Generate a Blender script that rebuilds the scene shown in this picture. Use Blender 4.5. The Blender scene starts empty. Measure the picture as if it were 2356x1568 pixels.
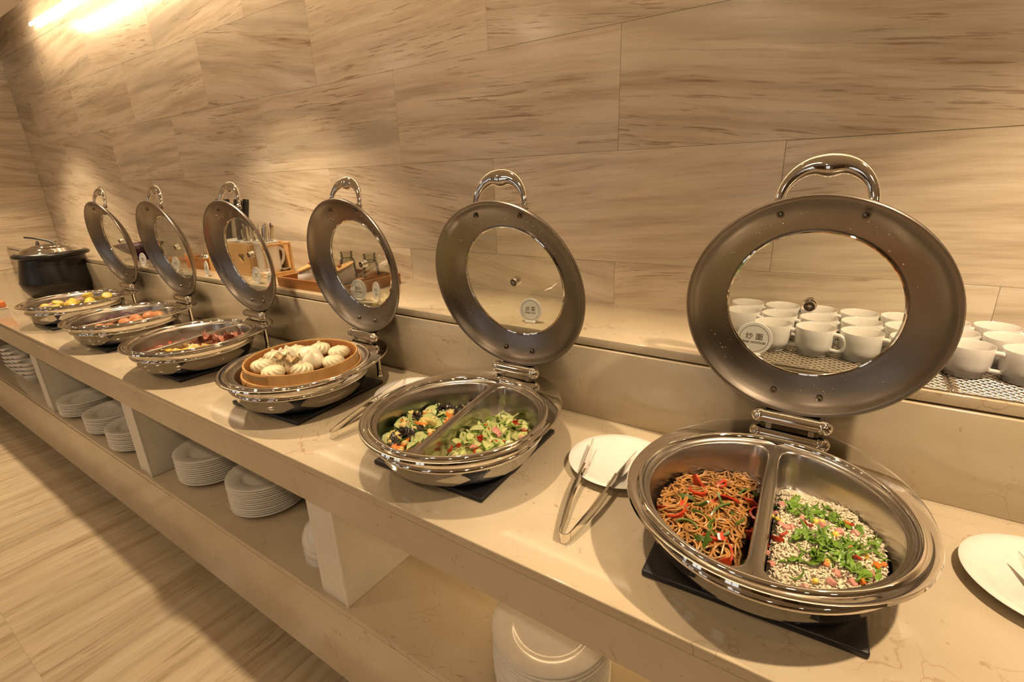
import bpy, bmesh, math, random
from math import sin, cos, pi, radians, sqrt, hypot, exp
from mathutils import Vector, Matrix, noise as mnoise
random.seed(7)
scene = bpy.context.scene
COL = scene.collection

# ------------------------------------------------------------------ camera
cam_d = bpy.data.cameras.new('camera')
cam_d.sensor_width = 36.0
cam_d.lens = 17.456
cam_d.clip_start = 0.02
cam = bpy.data.objects.new('camera', cam_d)
COL.objects.link(cam)
YAW, PITCH, ROLL = 0.60235, 0.32090, 0.03819
fwd = Vector((-sin(YAW) * cos(PITCH), cos(YAW) * cos(PITCH), -sin(PITCH)))
rgt = Vector((cos(YAW), sin(YAW), 0))
dwn = fwd.cross(rgt)
r2 = rgt * cos(ROLL) + dwn * sin(ROLL)
d2 = -rgt * sin(ROLL) + dwn * cos(ROLL)
m3 = Matrix((r2, -d2, -fwd)).transposed()
cam.matrix_world = Matrix.Translation((0, -1.524, 1.5)) @ m3.to_4x4()
scene.camera = cam

# ------------------------------------------------------------------ world, exposure
scene.view_settings.view_transform = 'Standard'
scene.view_settings.look = 'None'
scene.view_settings.gamma = 1.0
scene.view_settings.use_curve_mapping = False
scene.view_settings.exposure = -0.08
world = bpy.data.worlds.new('world')
scene.world = world
world.use_nodes = True
world.node_tree.nodes['Background'].inputs[0].default_value = (1.0, 0.72, 0.45, 1)
world.node_tree.nodes['Background'].inputs[1].default_value = 0.05

cy = scene.cycles
cy.use_adaptive_sampling = True; cy.adaptive_threshold = 0.04
cy.max_bounces = 6; cy.diffuse_bounces = 2; cy.glossy_bounces = 4
cy.transmission_bounces = 4; cy.transparent_max_bounces = 12
cy.caustics_reflective = False; cy.caustics_refractive = False
WARM = (1.0, 0.73, 0.455)

def area_lamp(name, loc, sx, sy, power, color=WARM):
    l = bpy.data.lights.new(name, 'AREA')
    l.shape = 'RECTANGLE'; l.size = sx; l.size_y = sy
    l.energy = power; l.color = color
    o = bpy.data.objects.new(name, l)
    o.location = loc
    COL.objects.link(o)
    return o
# unseen fill lights added at the ceiling over the aisle
for lx in (-5.2, -3.7, -2.2, -0.7, 0.8, 2.2):
    for ly in (-2.15, -3.6):
        area_lamp('aisle_fill_light', (lx, ly, 2.545), 0.14, 0.14, 5.4 if lx > -3 else 4.2)
# strip lamp lying behind the ceiling edge, shining onto the top of the tiled wall
cove = area_lamp('cove_strip_light', (-1.45, -0.285, 2.68), 7.4, 0.05, 42)
cove.rotation_euler = (pi / 2 - 0.45, 0, 0)

# ------------------------------------------------------------------ helpers
def link(o, parent=None):
    COL.objects.link(o)
    if parent is not None:
        o.parent = parent
    return o

def on_world(o):
    """child whose location was given in world space under an unrotated parent"""
    o.location = o.location - o.parent.location
    return o

def mk(name, verts, faces, smooth=True, angle=40):
    me = bpy.data.meshes.new(name)
    me.from_pydata([tuple(v) for v in verts], [], faces)
    me.update()
    if smooth:
        me.shade_smooth()
        if angle < 180:
            me.set_sharp_from_angle(angle=radians(angle))
    return me

def ob(name, me, mat=None, parent=None, loc=(0, 0, 0), rot=(0, 0, 0), scale=None):
    o = bpy.data.objects.new(name, me)
    if mat is not None and me is not None and len(me.materials) == 0:
        me.materials.append(mat)
    o.location = loc
    o.rotation_euler = rot
    if scale is not None:
        o.scale = scale if hasattr(scale, '__len__') else (scale,) * 3
    return link(o, parent)

def empty(name, loc, rz=0):
    o = bpy.data.objects.new(name, None)
    o.empty_display_size = 0.05
    o.location = loc
    o.rotation_euler = (0, 0, rz)
    return link(o)

def tag(o, label, cat, group=None):
    o['label'] = label
    o['category'] = cat
    if group:
        o['group'] = group
    return o

def struct(o, label=None):
    o['kind'] = 'structure'
    if label:
        o['label'] = label
    return o

def bm_mesh(name, bm, smooth=False, angle=40):
    me = bpy.data.meshes.new(name)
    bm.normal_update()
    bm.to_mesh(me); bm.free()
    if smooth:
        me.shade_smooth()
        me.set_sharp_from_angle(angle=radians(angle))
    return me

def box_mesh(name, sx, sy, sz, bevel=0.0, seg=1, origin='center'):
    bm = bmesh.new()
    bmesh.ops.create_cube(bm, size=1.0)
    for v in bm.verts:
        v.co.x *= sx; v.co.y *= sy; v.co.z *= sz
        if origin == 'base':
            v.co.z += sz / 2
    if bevel > 0:
        bmesh.ops.bevel(bm, geom=list(bm.edges), offset=bevel, segments=seg, affect='EDGES', profile=0.5)
    return bm_mesh(name, bm, smooth=(seg > 1), angle=50)

def box_to(name, x0, x1, y0, y1, z0, z1, mat, parent=None, bevel=0.0, seg=1):
    me = box_mesh(name, x1 - x0, y1 - y0, z1 - z0, bevel, seg)
    return ob(name, me, mat, parent, ((x0 + x1) / 2, (y0 + y1) / 2, (z0 + z1) / 2))

class MB:
    def __init__(s):
        s.v = []; s.f = []
    def add(s, verts, faces):
        b = len(s.v)
        s.v += [tuple(q) for q in verts]
        s.f += [tuple(i + b for i in f) for f in faces]
        return s
    def mesh(s, name, smooth=True, angle=40):
        return mk(name, s.v, s.f, smooth, angle)

def lathe(profile, n=48, closed=False, shape=None):
    """profile (r, z) list turned round z; r == 0 makes a pole"""
    v = []; f = []; rings = []
    for (r, z) in profile:
        if r < 1e-6:
            rings.append([len(v)]); v.append((0, 0, z))
        else:
            ring = []
            for i in range(n):
                a = 2 * pi * i / n
                x, y, zz = r * cos(a), r * sin(a), z
                if shape:
                    x, y, zz = shape(x, y, zz, r, a)
                ring.append(len(v)); v.append((x, y, zz))
            rings.append(ring)
    pairs = list(zip(rings[:-1], rings[1:]))
    if closed:
        pairs.append((rings[-1], rings[0]))
    for A, B in pairs:
        if len(A) == 1 and len(B) == 1:
            continue
        for i in range(n):
            j = (i + 1) % n
            if len(A) == 1:
                f.append((A[0], B[j], B[i]))
            elif len(B) == 1:
                f.append((A[i], A[j], B[0]))
            else:
                f.append((A[i], A[j], B[j], B[i]))
    return v, f

def lathe_mesh(name, profile, n=48, closed=False, shape=None, angle=40):
    v, f = lathe(profile, n, closed, shape)
    me = mk(name, v, f, True, angle)
    bm = bmesh.new(); bm.from_mesh(me)
    bmesh.ops.recalc_face_normals(bm, faces=bm.faces)
    bm.to_mesh(me); bm.free()
    me.shade_smooth(); me.set_sharp_from_angle(angle=radians(angle))
    return me

def tube(path, rad, sides=8, flat=1.0, cap=True, up=Vector((0, 0, 1))):
    """sweep a circle (flattened by flat along the second axis) along path"""
    P = [Vector(p) for p in path]
    n = len(P)
    R = rad if hasattr(rad, '__len__') else [rad] * n
    v = []; f = []
    t0 = (P[1] - P[0]).normalized()
    nrm = up - t0 * up.dot(t0)
    if nrm.length < 1e-4:
        nrm = Vector((1, 0, 0)) - t0 * t0.x
    nrm.normalize()
    for i in range(n):
        if i == 0: t = P[1] - P[0]
        elif i == n - 1: t = P[-1] - P[-2]
        else: t = P[i + 1] - P[i - 1]
        t.normalize()
        nrm = nrm - t * nrm.dot(t)
        if nrm.length < 1e-6:
            nrm = t.orthogonal()
        nrm.normalize()
        b = t.cross(nrm)
        for k in range(sides):
            a = 2 * pi * k / sides
            v.append(P[i] + nrm * (cos(a) * R[i]) + b * (sin(a) * R[i] * flat))
    for i in range(n - 1):
        for k in range(sides):
            j = (k + 1) % sides
            f.append((i * sides + k, i * sides + j, (i + 1) * sides + j, (i + 1) * sides + k))
    if cap:
        f.append(tuple(range(sides - 1, -1, -1)))
        f.append(tuple((n - 1) * sides + k for k in range(sides)))
    return v, f

def tube_mesh(name, path, rad, sides=10, flat=1.0, up=Vector((0, 0, 1)), angle=60):
    v, f = tube(path, rad, sides, flat, True, up)
    return mk(name, v, f, True, angle)

def uvsphere(nu=12, nv=8):
    prof = [(0, -1)] + [(sin(pi * i / nv), -cos(pi * i / nv)) for i in range(1, nv)] + [(0, 1)]
    return lathe(prof, nu)

def prism(outline, z0, z1):
    n = len(outline)
    v = [(x, y, z0) for x, y in outline] + [(x, y, z1) for x, y in outline]
    f = [tuple(range(n - 1, -1, -1)), tuple(range(n, 2 * n))]
    f += [(i, (i + 1) % n, n + (i + 1) % n, n + i) for i in range(n)]
    return v, f

# ------------------------------------------------------------------ materials
def base_mat(name):
    m = bpy.data.materials.new(name)
    m.use_nodes = True
    nt = m.node_tree
    return m, nt, nt.nodes['Principled BSDF']

def N(nt, kind, **kw):
    n = nt.nodes.new(kind)
    for k, v in kw.items():
        setattr(n, k, v)
    return n

def ramp(nt, stops, interp='LINEAR'):
    r = nt.nodes.new('ShaderNodeValToRGB')
    r.color_ramp.interpolation = interp
    el = r.color_ramp.elements
    el[0].position, el[0].color = stops[0][0], (*stops[0][1], 1)
    el[1].position, el[1].color = stops[-1][0], (*stops[-1][1], 1)
    for p, c in stops[1:-1]:
        e = el.new(p); e.color = (*c, 1)
    return r

def simple(name, col, rough=0.5, metal=0.0, var=0.12, vscale=40.0, bump=0.0, coat=0.0, bscale=None, sss=0.0, spec=0.5):
    m, nt, b = base_mat(name)
    L = nt.links
    tc = N(nt, 'ShaderNodeTexCoord')
    nz = N(nt, 'ShaderNodeTexNoise')
    nz.inputs['Scale'].default_value = vscale
    nz.inputs['Detail'].default_value = 2
    L.new(tc.outputs['Object'], nz.inputs['Vector'])
    d = tuple(max(0, c * (1 - var)) for c in col)
    l = tuple(min(1, c * (1 + var)) for c in col)
    r = ramp(nt, [(0.3, d), (0.7, l)])
    L.new(nz.outputs['Fac'], r.inputs['Fac'])
    L.new(r.outputs['Color'], b.inputs['Base Color'])
    b.inputs['Roughness'].default_value = rough
    b.inputs['Metallic'].default_value = metal
    b.inputs['Specular IOR Level'].default_value = spec
    if coat:
        b.inputs['Coat Weight'].default_value = coat
        b.inputs['Coat Roughness'].default_value = 0.08
    if sss:
        b.inputs['Subsurface Weight'].default_value = sss
        b.inputs['Subsurface Radius'].default_value = (0.01, 0.006, 0.004)
    if bump:
        bp = N(nt, 'ShaderNodeBump')
        bp.inputs['Strength'].default_value = bump
        bp.inputs['Distance'].default_value = 0.002
        n2 = N(nt, 'ShaderNodeTexNoise')
        n2.inputs['Scale'].default_value = bscale or vscale * 2
        n2.inputs['Detail'].default_value = 5
        L.new(tc.outputs['Object'], n2.inputs['Vector'])
        L.new(n2.outputs['Fac'], bp.inputs['Height'])
        L.new(bp.outputs['Normal'], b.inputs['Normal'])
    return m

def metal_mat(name, col, rough, brushed=0.0, rvar=0.05):
    m, nt, b = base_mat(name)
    L = nt.links
    tc = N(nt, 'ShaderNodeTexCoord')
    nz = N(nt, 'ShaderNodeTexNoise')
    nz.inputs['Scale'].default_value = 14
    nz.inputs['Detail'].default_value = 2
    L.new(tc.outputs['Object'], nz.inputs['Vector'])
    mr = N(nt, 'ShaderNodeMapRange')
    mr.inputs['To Min'].default_value = max(0.01, rough - rvar)
    mr.inputs['To Max'].default_value = rough + rvar
    L.new(nz.outputs['Fac'], mr.inputs['Value'])
    L.new(mr.outputs['Result'], b.inputs['Roughness'])
    b.inputs['Base Color'].default_value = (*col, 1)
    b.inputs['Metallic'].default_value = 1.0
    if brushed:
        b.inputs['Anisotropic'].default_value = brushed
    return m

def stone_mat(name, c_light, c_mid, c_dark, vein, scale=(1, 1, 1), rough=0.12, streak=1.0, grey=(0.42, 0.37, 0.29), tilt=0.3, axis='XZ'):
    """streaky vein-cut marble; every piece shifts and tilts its pattern"""
    m, nt, b = base_mat(name)
    L = nt.links
    tc = N(nt, 'ShaderNodeTexCoord')
    oi = N(nt, 'ShaderNodeObjectInfo')
    off = N(nt, 'ShaderNodeVectorMath', operation='MULTIPLY_ADD')
    L.new(oi.outputs['Random'], off.inputs[0])
    off.inputs[1].default_value = (37.0, 53.0, 71.0)
    rot = N(nt, 'ShaderNodeVectorRotate', rotation_type='AXIS_ANGLE')
    rot.inputs['Axis'].default_value = (0, 1, 0) if axis == 'XZ' else (0, 0, 1)
    ang = N(nt, 'ShaderNodeMath', operation='MULTIPLY_ADD')
    L.new(oi.outputs['Random'], ang.inputs[0])
    ang.inputs[1].default_value = tilt
    ang.inputs[2].default_value = -tilt * 0.62
    L.new(ang.outputs[0], rot.inputs['Angle'])
    # gentle waviness
    wn = N(nt, 'ShaderNodeTexNoise')
    wn.inputs['Scale'].default_value = 2.2
    wn.inputs['Detail'].default_value = 2
    L.new(tc.outputs['Object'], wn.inputs['Vector'])
    wa = N(nt, 'ShaderNodeVectorMath', operation='MULTIPLY_ADD')
    L.new(wn.outputs['Color'], wa.inputs[0])
    wa.inputs[1].default_value = (0.03, 0.03, 0.03)
    L.new(tc.outputs['Object'], wa.inputs[2])
    L.new(wa.outputs['Vector'], rot.inputs['Vector'])
    L.new(rot.outputs['Vector'], off.inputs[2])

    def nz(sc, s, det=5, rgh=0.6):
        mp = N(nt, 'ShaderNodeMapping')
        mp.inputs['Scale'].default_value = sc
        L.new(off.outputs['Vector'], mp.inputs['Vector'])
        t = N(nt, 'ShaderNodeTexNoise')
        t.inputs['Scale'].default_value = s
        t.inputs['Detail'].default_value = det
        t.inputs['Roughness'].default_value = rgh
        L.new(mp.outputs['Vector'], t.inputs['Vector'])
        return t
    S = scale
    a = nz((0.9 * S[0], 0.9 * S[1], 13 * S[2]), 1.7, 4, 0.68)
    r1 = ramp(nt, [(0.33, c_dark), (0.47, c_mid), (0.60, c_light)])
    L.new(a.outputs['Fac'], r1.inputs['Fac'])
    # grey clouds
    g = nz((0.6 * S[0], 0.6 * S[1], 7 * S[2]), 1.1, 2)
    rg = ramp(nt, [(0.56, (0, 0, 0)), (0.70, (1, 1, 1))])
    L.new(g.outputs['Fac'], rg.inputs['Fac'])
    mg = N(nt, 'ShaderNodeMixRGB')
    mgf = N(nt, 'ShaderNodeMath', operation='MULTIPLY')
    L.new(rg.outputs['Color'], mgf.inputs[0]); mgf.inputs[1].default_value = 0.6
    L.new(mgf.outputs[0], mg.inputs['Fac'])
    L.new(r1.outputs['Color'], mg.inputs['Color1'])
    mg.inputs['Color2'].default_value = (*grey, 1)
    # short brown dashes
    d = nz((3.6 * S[0], 3.6 * S[1], 74 * S[2]), 1.8, 3, 0.58)
    rd = ramp(nt, [(0.575, (0, 0, 0)), (0.635, (1, 1, 1))])
    L.new(d.outputs['Fac'], rd.inputs['Fac'])
    mk_ = nz((1.2 * S[0], 1.2 * S[1], 6 * S[2]), 1.3, 1)
    rm = ramp(nt, [(0.44, (0, 0, 0)), (0.62, (1, 1, 1))])
    L.new(mk_.outputs['Fac'], rm.inputs['Fac'])
    mu = N(nt, 'ShaderNodeMath', operation='MULTIPLY')
    L.new(rd.outputs['Color'], mu.inputs[0]); L.new(rm.outputs['Color'], mu.inputs[1])
    mu2 = N(nt, 'ShaderNodeMath', operation='MULTIPLY')
    L.new(mu.outputs[0], mu2.inputs[0]); mu2.inputs[1].default_value = 0.62 * streak
    md = N(nt, 'ShaderNodeMixRGB')
    L.new(mu2.outputs[0], md.inputs['Fac'])
    L.new(mg.outputs['Color'], md.inputs['Color1'])
    md.inputs['Color2'].default_value = (*vein, 1)
    # tile to tile brightness
    hv = N(nt, 'ShaderNodeHueSaturation')
    vr = N(nt, 'ShaderNodeMapRange')
    vr.inputs['To Min'].default_value = 0.92; vr.inputs['To Max'].default_value = 1.06
    L.new(oi.outputs['Random'], vr.inputs['Value'])
    L.new(vr.outputs['Result'], hv.inputs['Value'])
    L.new(md.outputs['Color'], hv.inputs['Color'])
    L.new(hv.outputs['Color'], b.inputs['Base Color'])
    b.inputs['Roughness'].default_value = rough
    return m

def cream_marble(name, base, dark, vein, rough=0.1):
    """cream limestone-like marble with thin branching brown veins and specks"""
    m, nt, b = base_mat(name)
    L = nt.links
    tc = N(nt, 'ShaderNodeTexCoord')
    n0 = N(nt, 'ShaderNodeTexNoise')
    n0.inputs['Scale'].default_value = 3.0; n0.inputs['Detail'].default_value = 4
    L.new(tc.outputs['Object'], n0.inputs['Vector'])
    r0 = ramp(nt, [(0.3, dark), (0.65, base)])
    L.new(n0.outputs['Fac'], r0.inputs['Fac'])
    wn = N(nt, 'ShaderNodeTexNoise')
    wn.inputs['Scale'].default_value = 9; wn.inputs['Detail'].default_value = 4
    L.new(tc.outputs['Object'], wn.inputs['Vector'])
    wa = N(nt, 'ShaderNodeVectorMath', operation='MULTIPLY_ADD')
    L.new(wn.outputs['Color'], wa.inputs[0])
    wa.inputs[1].default_value = (0.16, 0.16, 0.16)
    L.new(tc.outputs['Object'], wa.inputs[2])
    vo = N(nt, 'ShaderNodeTexVoronoi', feature='DISTANCE_TO_EDGE')
    vo.inputs['Scale'].default_value = 8.5
    L.new(wa.outputs['Vector'], vo.inputs['Vector'])
    rv = ramp(nt, [(0.0, (1, 1, 1)), (0.014, (0, 0, 0))])
    L.new(vo.outputs['Distance'], rv.inputs['Fac'])
    mk_ = N(nt, 'ShaderNodeTexNoise')
    mk_.inputs['Scale'].default_value = 4.0; mk_.inputs['Detail'].default_value = 3
    L.new(tc.outputs['Object'], mk_.inputs['Vector'])
    rm = ramp(nt, [(0.48, (0, 0, 0)), (0.66, (1, 1, 1))])
    L.new(mk_.outputs['Fac'], rm.inputs['Fac'])
    mu = N(nt, 'ShaderNodeMath', operation='MULTIPLY')
    L.new(rv.outputs['Color'], mu.inputs[0]); L.new(rm.outputs['Color'], mu.inputs[1])
    sp = N(nt, 'ShaderNodeTexNoise')
    sp.inputs['Scale'].default_value = 60; sp.inputs['Detail'].default_value = 2
    L.new(tc.outputs['Object'], sp.inputs['Vector'])
    rs = ramp(nt, [(0.70, (0, 0, 0)), (0.76, (0.6, 0.6, 0.6))])
    L.new(sp.outputs['Fac'], rs.inputs['Fac'])
    mx = N(nt, 'ShaderNodeMath', operation='MAXIMUM')
    L.new(mu.outputs[0], mx.inputs[0]); L.new(rs.outputs['Color'], mx.inputs[1])
    m2 = N(nt, 'ShaderNodeMath', operation='MULTIPLY')
    L.new(mx.outputs[0], m2.inputs[0]); m2.inputs[1].default_value = 0.68
    mix = N(nt, 'ShaderNodeMixRGB')
    L.new(m2.outputs[0], mix.inputs['Fac'])
    L.new(r0.outputs['Color'], mix.inputs['Color1'])
    mix.inputs['Color2'].default_value = (*vein, 1)
    L.new(mix.outputs['Color'], b.inputs['Base Color'])
    b.inputs['Roughness'].default_value = rough
    return m

def wood_mat(name, c1, c2, scale=(3, 40, 40), rough=0.4):
    m, nt, b = base_mat(name)
    L = nt.links
    tc = N(nt, 'ShaderNodeTexCoord')
    mp = N(nt, 'ShaderNodeMapping')
    mp.inputs['Scale'].default_value = scale
    L.new(tc.outputs['Object'], mp.inputs['Vector'])
    nz = N(nt, 'ShaderNodeTexNoise')
    nz.inputs['Scale'].default_value = 1.6; nz.inputs['Detail'].default_value = 5
    L.new(mp.outputs['Vector'], nz.inputs['Vector'])
    r = ramp(nt, [(0.3, c1), (0.7, c2)])
    L.new(nz.outputs['Fac'], r.inputs['Fac'])
    L.new(r.outputs['Color'], b.inputs['Base Color'])
    b.inputs['Roughness'].default_value = rough
    return m

def thin_glass(name, tint=(0.96, 0.97, 0.94), refl=0.9):
    m = bpy.data.materials.new(name)
    m.use_nodes = True
    nt = m.node_tree
    nt.nodes.remove(nt.nodes['Principled BSDF'])
    out = nt.nodes['Material Output']
    tr = N(nt, 'ShaderNodeBsdfTransparent')
    tr.inputs['Color'].default_value = (*tint, 1)
    gl = N(nt, 'ShaderNodeBsdfGlossy')
    gl.inputs['Roughness'].default_value = 0.03
    fr = N(nt, 'ShaderNodeFresnel')
    fr.inputs['IOR'].default_value = 1.45
    mu = N(nt, 'ShaderNodeMath', operation='MULTIPLY')
    mu.inputs[1].default_value = refl
    mx = N(nt, 'ShaderNodeMixShader')
    nt.links.new(fr.outputs['Fac'], mu.inputs[0])
    nt.links.new(mu.outputs[0], mx.inputs['Fac'])
    nt.links.new(tr.outputs['BSDF'], mx.inputs[1])
    nt.links.new(gl.outputs['BSDF'], mx.inputs[2])
    nt.links.new(mx.outputs['Shader'], out.inputs['Surface'])
    return m

def glow(name, col, strength):
    m, nt, b = base_mat(name)
    b.inputs['Base Color'].default_value = (*col, 1)
    b.inputs['Emission Color'].default_value = (*col, 1)
    b.inputs['Emission Strength'].default_value = strength
    m.cycles.emission_sampling = 'NONE'   # small glowing faces; the lamps behind them carry the light
    return m

M = {}
M['tile'] = stone_mat('vein_cut_marble', (0.78, 0.665, 0.52), (0.69, 0.57, 0.425), (0.54, 0.425, 0.30), (0.27, 0.15, 0.075), tilt=0.32, rough=0.2)
M['floor'] = stone_mat('floor_travertine', (0.62, 0.51, 0.36), (0.54, 0.43, 0.29), (0.43, 0.325, 0.205), (0.24, 0.14, 0.06), scale=(11, 0.7, 1), rough=0.16, streak=0.75, tilt=0.05, axis='XY')
M['grout'] = simple('grout', (0.62, 0.50, 0.36), 0.8)
M['counter'] = cream_marble('cream_marble', (0.61, 0.515, 0.37), (0.52, 0.42, 0.285), (0.28, 0.15, 0.055), rough=0.09)
M['apron'] = cream_marble('cream_marble_apron', (0.62, 0.525, 0.38), (0.54, 0.44, 0.30), (0.32, 0.18, 0.07), rough=0.16)
M['white_panel'] = simple('white_lacquer', (0.78, 0.74, 0.66), 0.35, var=0.03)
M['paint'] = simple('ceiling_paint', (0.72, 0.66, 0.58), 0.8, var=0.03, vscale=4)
M['wallpaint'] = simple('room_paint', (0.24, 0.18, 0.12), 0.7, var=0.05, vscale=3)
M['darkwood'] = wood_mat('dark_wood', (0.05, 0.025, 0.012), (0.09, 0.045, 0.02), (30, 30, 2), 0.35)
M['chrome'] = metal_mat('polished_steel', (0.83, 0.80, 0.75), 0.045, rvar=0.02)
M['satin'] = metal_mat('satin_steel', (0.27, 0.235, 0.20), 0.33, rvar=0.07)
M['pan'] = metal_mat('brushed_pan_steel', (0.56, 0.52, 0.47), 0.24, rvar=0.06)
M['darkbolt'] = metal_mat('bolt_steel', (0.30, 0.27, 0.24), 0.2)
M['darksteel'] = metal_mat('dark_steel', (0.16, 0.14, 0.12), 0.28)
M['cutlery'] = metal_mat('cutlery_steel', (0.85, 0.82, 0.76), 0.10)
M['glass'] = thin_glass('lid_glass', refl=0.4)
M['bottle'] = thin_glass('bottle_glass', (0.90, 0.90, 0.86), 1.0)
M['purple'] = simple('purple_glass', (0.055, 0.012, 0.05), 0.12, var=0.4, vscale=30, coat=0.6)
M['black'] = simple('black_plastic', (0.012, 0.012, 0.016), 0.35, var=0.2)
M['pot'] = simple('black_enamel', (0.010, 0.008, 0.008), 0.30, var=0.2)
M['china'] = simple('white_china', (0.84, 0.80, 0.745), 0.14, var=0.02, coat=0.4)
M['card'] = simple('white_card', (0.84, 0.81, 0.77), 0.4, var=0.02)
M['ink'] = simple('brown_ink', (0.10, 0.06, 0.03), 0.6, var=0.1)
M['ringink'] = simple('grey_ink', (0.28, 0.22, 0.16), 0.6, var=0.1)
M['bamboo'] = wood_mat('bamboo', (0.50, 0.26, 0.085), (0.66, 0.38, 0.14), (20, 20, 8), 0.4)
M['bamboo_in'] = wood_mat('bamboo_inner', (0.30, 0.11, 0.03), (0.40, 0.16, 0.045), (20, 20, 8), 0.45)
M['pine'] = wood_mat('pale_wood', (0.60, 0.33, 0.12), (0.72, 0.43, 0.18), (30, 30, 4), 0.45)
M['walnut'] = wood_mat('brown_wood', (0.30, 0.12, 0.03), (0.42, 0.18, 0.05), (4, 40, 40), 0.4)
M['led'] = glow('led_strip', (1.0, 0.82, 0.58), 9.0)
M['pane'] = glow('daylight_pane', (0.86, 0.93, 1.0), 0.8)
M['lampface'] = glow('lamp_face', (1.0, 0.78, 0.5), 8.0)
# food
M['noodle'] = simple('soy_noodle', (0.37, 0.175, 0.045), 0.25, var=0.35, vscale=60, coat=0.4)
M['sauce'] = simple('dark_gap_bed', (0.10, 0.035, 0.012), 0.3, var=0.3)  # bed coloured dark to give the shaded gaps between noodle strands
M['redpepper'] = simple('red_pepper', (0.46, 0.04, 0.010), 0.22, var=0.25, coat=0.5)
M['greenpepper'] = simple('green_pepper', (0.075, 0.14, 0.015), 0.25, var=0.35, coat=0.4)
M['rice'] = simple('cooked_rice', (0.82, 0.72, 0.53), 0.35, var=0.10, vscale=90)
M['lettuce'] = simple('shredded_lettuce', (0.17, 0.31, 0.035), 0.35, var=0.35, vscale=45)
M['hamcube'] = simple('pink_ham', (0.66, 0.30, 0.24), 0.4, var=0.18, vscale=80)
M['carrot'] = simple('carrot', (0.80, 0.22, 0.03), 0.3, var=0.15, vscale=60, coat=0.3)
M['corn'] = simple('sweetcorn', (0.86, 0.62, 0.10), 0.3, var=0.12, vscale=60, coat=0.3)
M['cucskin'] = simple('cucumber_skin', (0.035, 0.11, 0.012), 0.3, var=0.4, coat=0.4)
M['cucflesh'] = simple('cucumber_flesh', (0.56, 0.62, 0.25), 0.28, var=0.14, vscale=70, coat=0.4)
M['zucskin'] = simple('squash_skin', (0.26, 0.42, 0.06), 0.3, var=0.25, coat=0.3)
M['zucflesh'] = simple('squash_flesh', (0.62, 0.64, 0.27), 0.3, var=0.12, vscale=70, coat=0.3)
M['fungus'] = simple('wood_ear', (0.022, 0.010, 0.008), 0.28, var=0.5, coat=0.25)
M['egg'] = simple('scrambled_egg', (0.80, 0.63, 0.23), 0.4, var=0.2, vscale=90)
M['bun'] = simple('bun_dough', (0.72, 0.65, 0.42), 0.5, var=0.07, vscale=30, sss=0.0)
M['bunwhite'] = simple('white_bun_dough', (0.78, 0.72, 0.56), 0.45, var=0.05, vscale=30, sss=0.0)
M['custard'] = simple('custard', (0.80, 0.56, 0.06), 0.3)
M['siumai'] = simple('dumpling_wrapper', (0.50, 0.37, 0.19), 0.3, var=0.2, vscale=60, coat=0.3)
M['brownegg'] = simple('brown_eggshell', (0.62, 0.27, 0.12), 0.4, var=0.12, vscale=30)
M['purplepotato'] = simple('purple_potato', (0.10, 0.035, 0.05), 0.5, var=0.35, vscale=60)
M['ham'] = simple('ham_slice', (0.44, 0.16, 0.10), 0.35, var=0.3, vscale=60, coat=0.3)
M['sausage'] = simple('red_sausage', (0.46, 0.08, 0.03), 0.3, var=0.25, coat=0.4)
M['eggwhite'] = simple('fried_egg_white', (0.82, 0.68, 0.32), 0.35, var=0.15, vscale=60)
M['yolk'] = simple('egg_yolk', (0.88, 0.52, 0.03), 0.3, var=0.1)
M['orange'] = simple('orange_paper', (0.80, 0.24, 0.06), 0.5, var=0.1)
M['leather'] = simple('black_handle', (0.015, 0.012, 0.012), 0.3, var=0.2)

# ------------------------------------------------------------------ setting
ZC = 0.85          # counter top
YR = -0.366        # riser / ledge front
YF = -0.937        # counter front
ZL = 1.08          # ledge top
XL, XR = -6.1, 3.2
ZCEIL = 2.56

# back wall: grout bed and separate marble tiles in half bond
wall = struct(box_to('wall_back', XL - 0.1, XR + 0.1, 0.0022, 0.16, 0.0, 3.05, M['grout']))
TW, TH = 0.925, 0.3385
seams = [1.222 + TH * i for i in range(-2, 6)]
tile_cache = {}
def tile_mesh(w, h):
    k = (round(w, 3), round(h, 3))
    if k not in tile_cache:
        tile_cache[k] = box_mesh('tile', w - 0.0009, 0.014, h - 0.0009, 0.0004)
        tile_cache[k].materials.append(M['tile'])
    return tile_cache[k]
for ri, z0 in enumerate(seams):
    z1 = z0 + TH
    if z1 < ZL:
        continue
    zz0 = max(z0, 0.9)
    off = -0.63 if ri % 2 == 1 else -0.63 - TW / 2
    if ri % 2 == 0:
        off = -0.175
    x = off + TW * 4
    while x - TW > XR:
        x -= TW
    while x > XL:
        a, bx = max(x - TW, XL), min(x, XR)
        if bx - a > 0.02:
            d = random.uniform(-0.0007, 0.0007)
            on_world(ob('tile', tile_mesh(bx - a, z1 - zz0), None, wall, ((a + bx) / 2, 0.0072 + d, (zz0 + z1) / 2)))
        x -= TW
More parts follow.
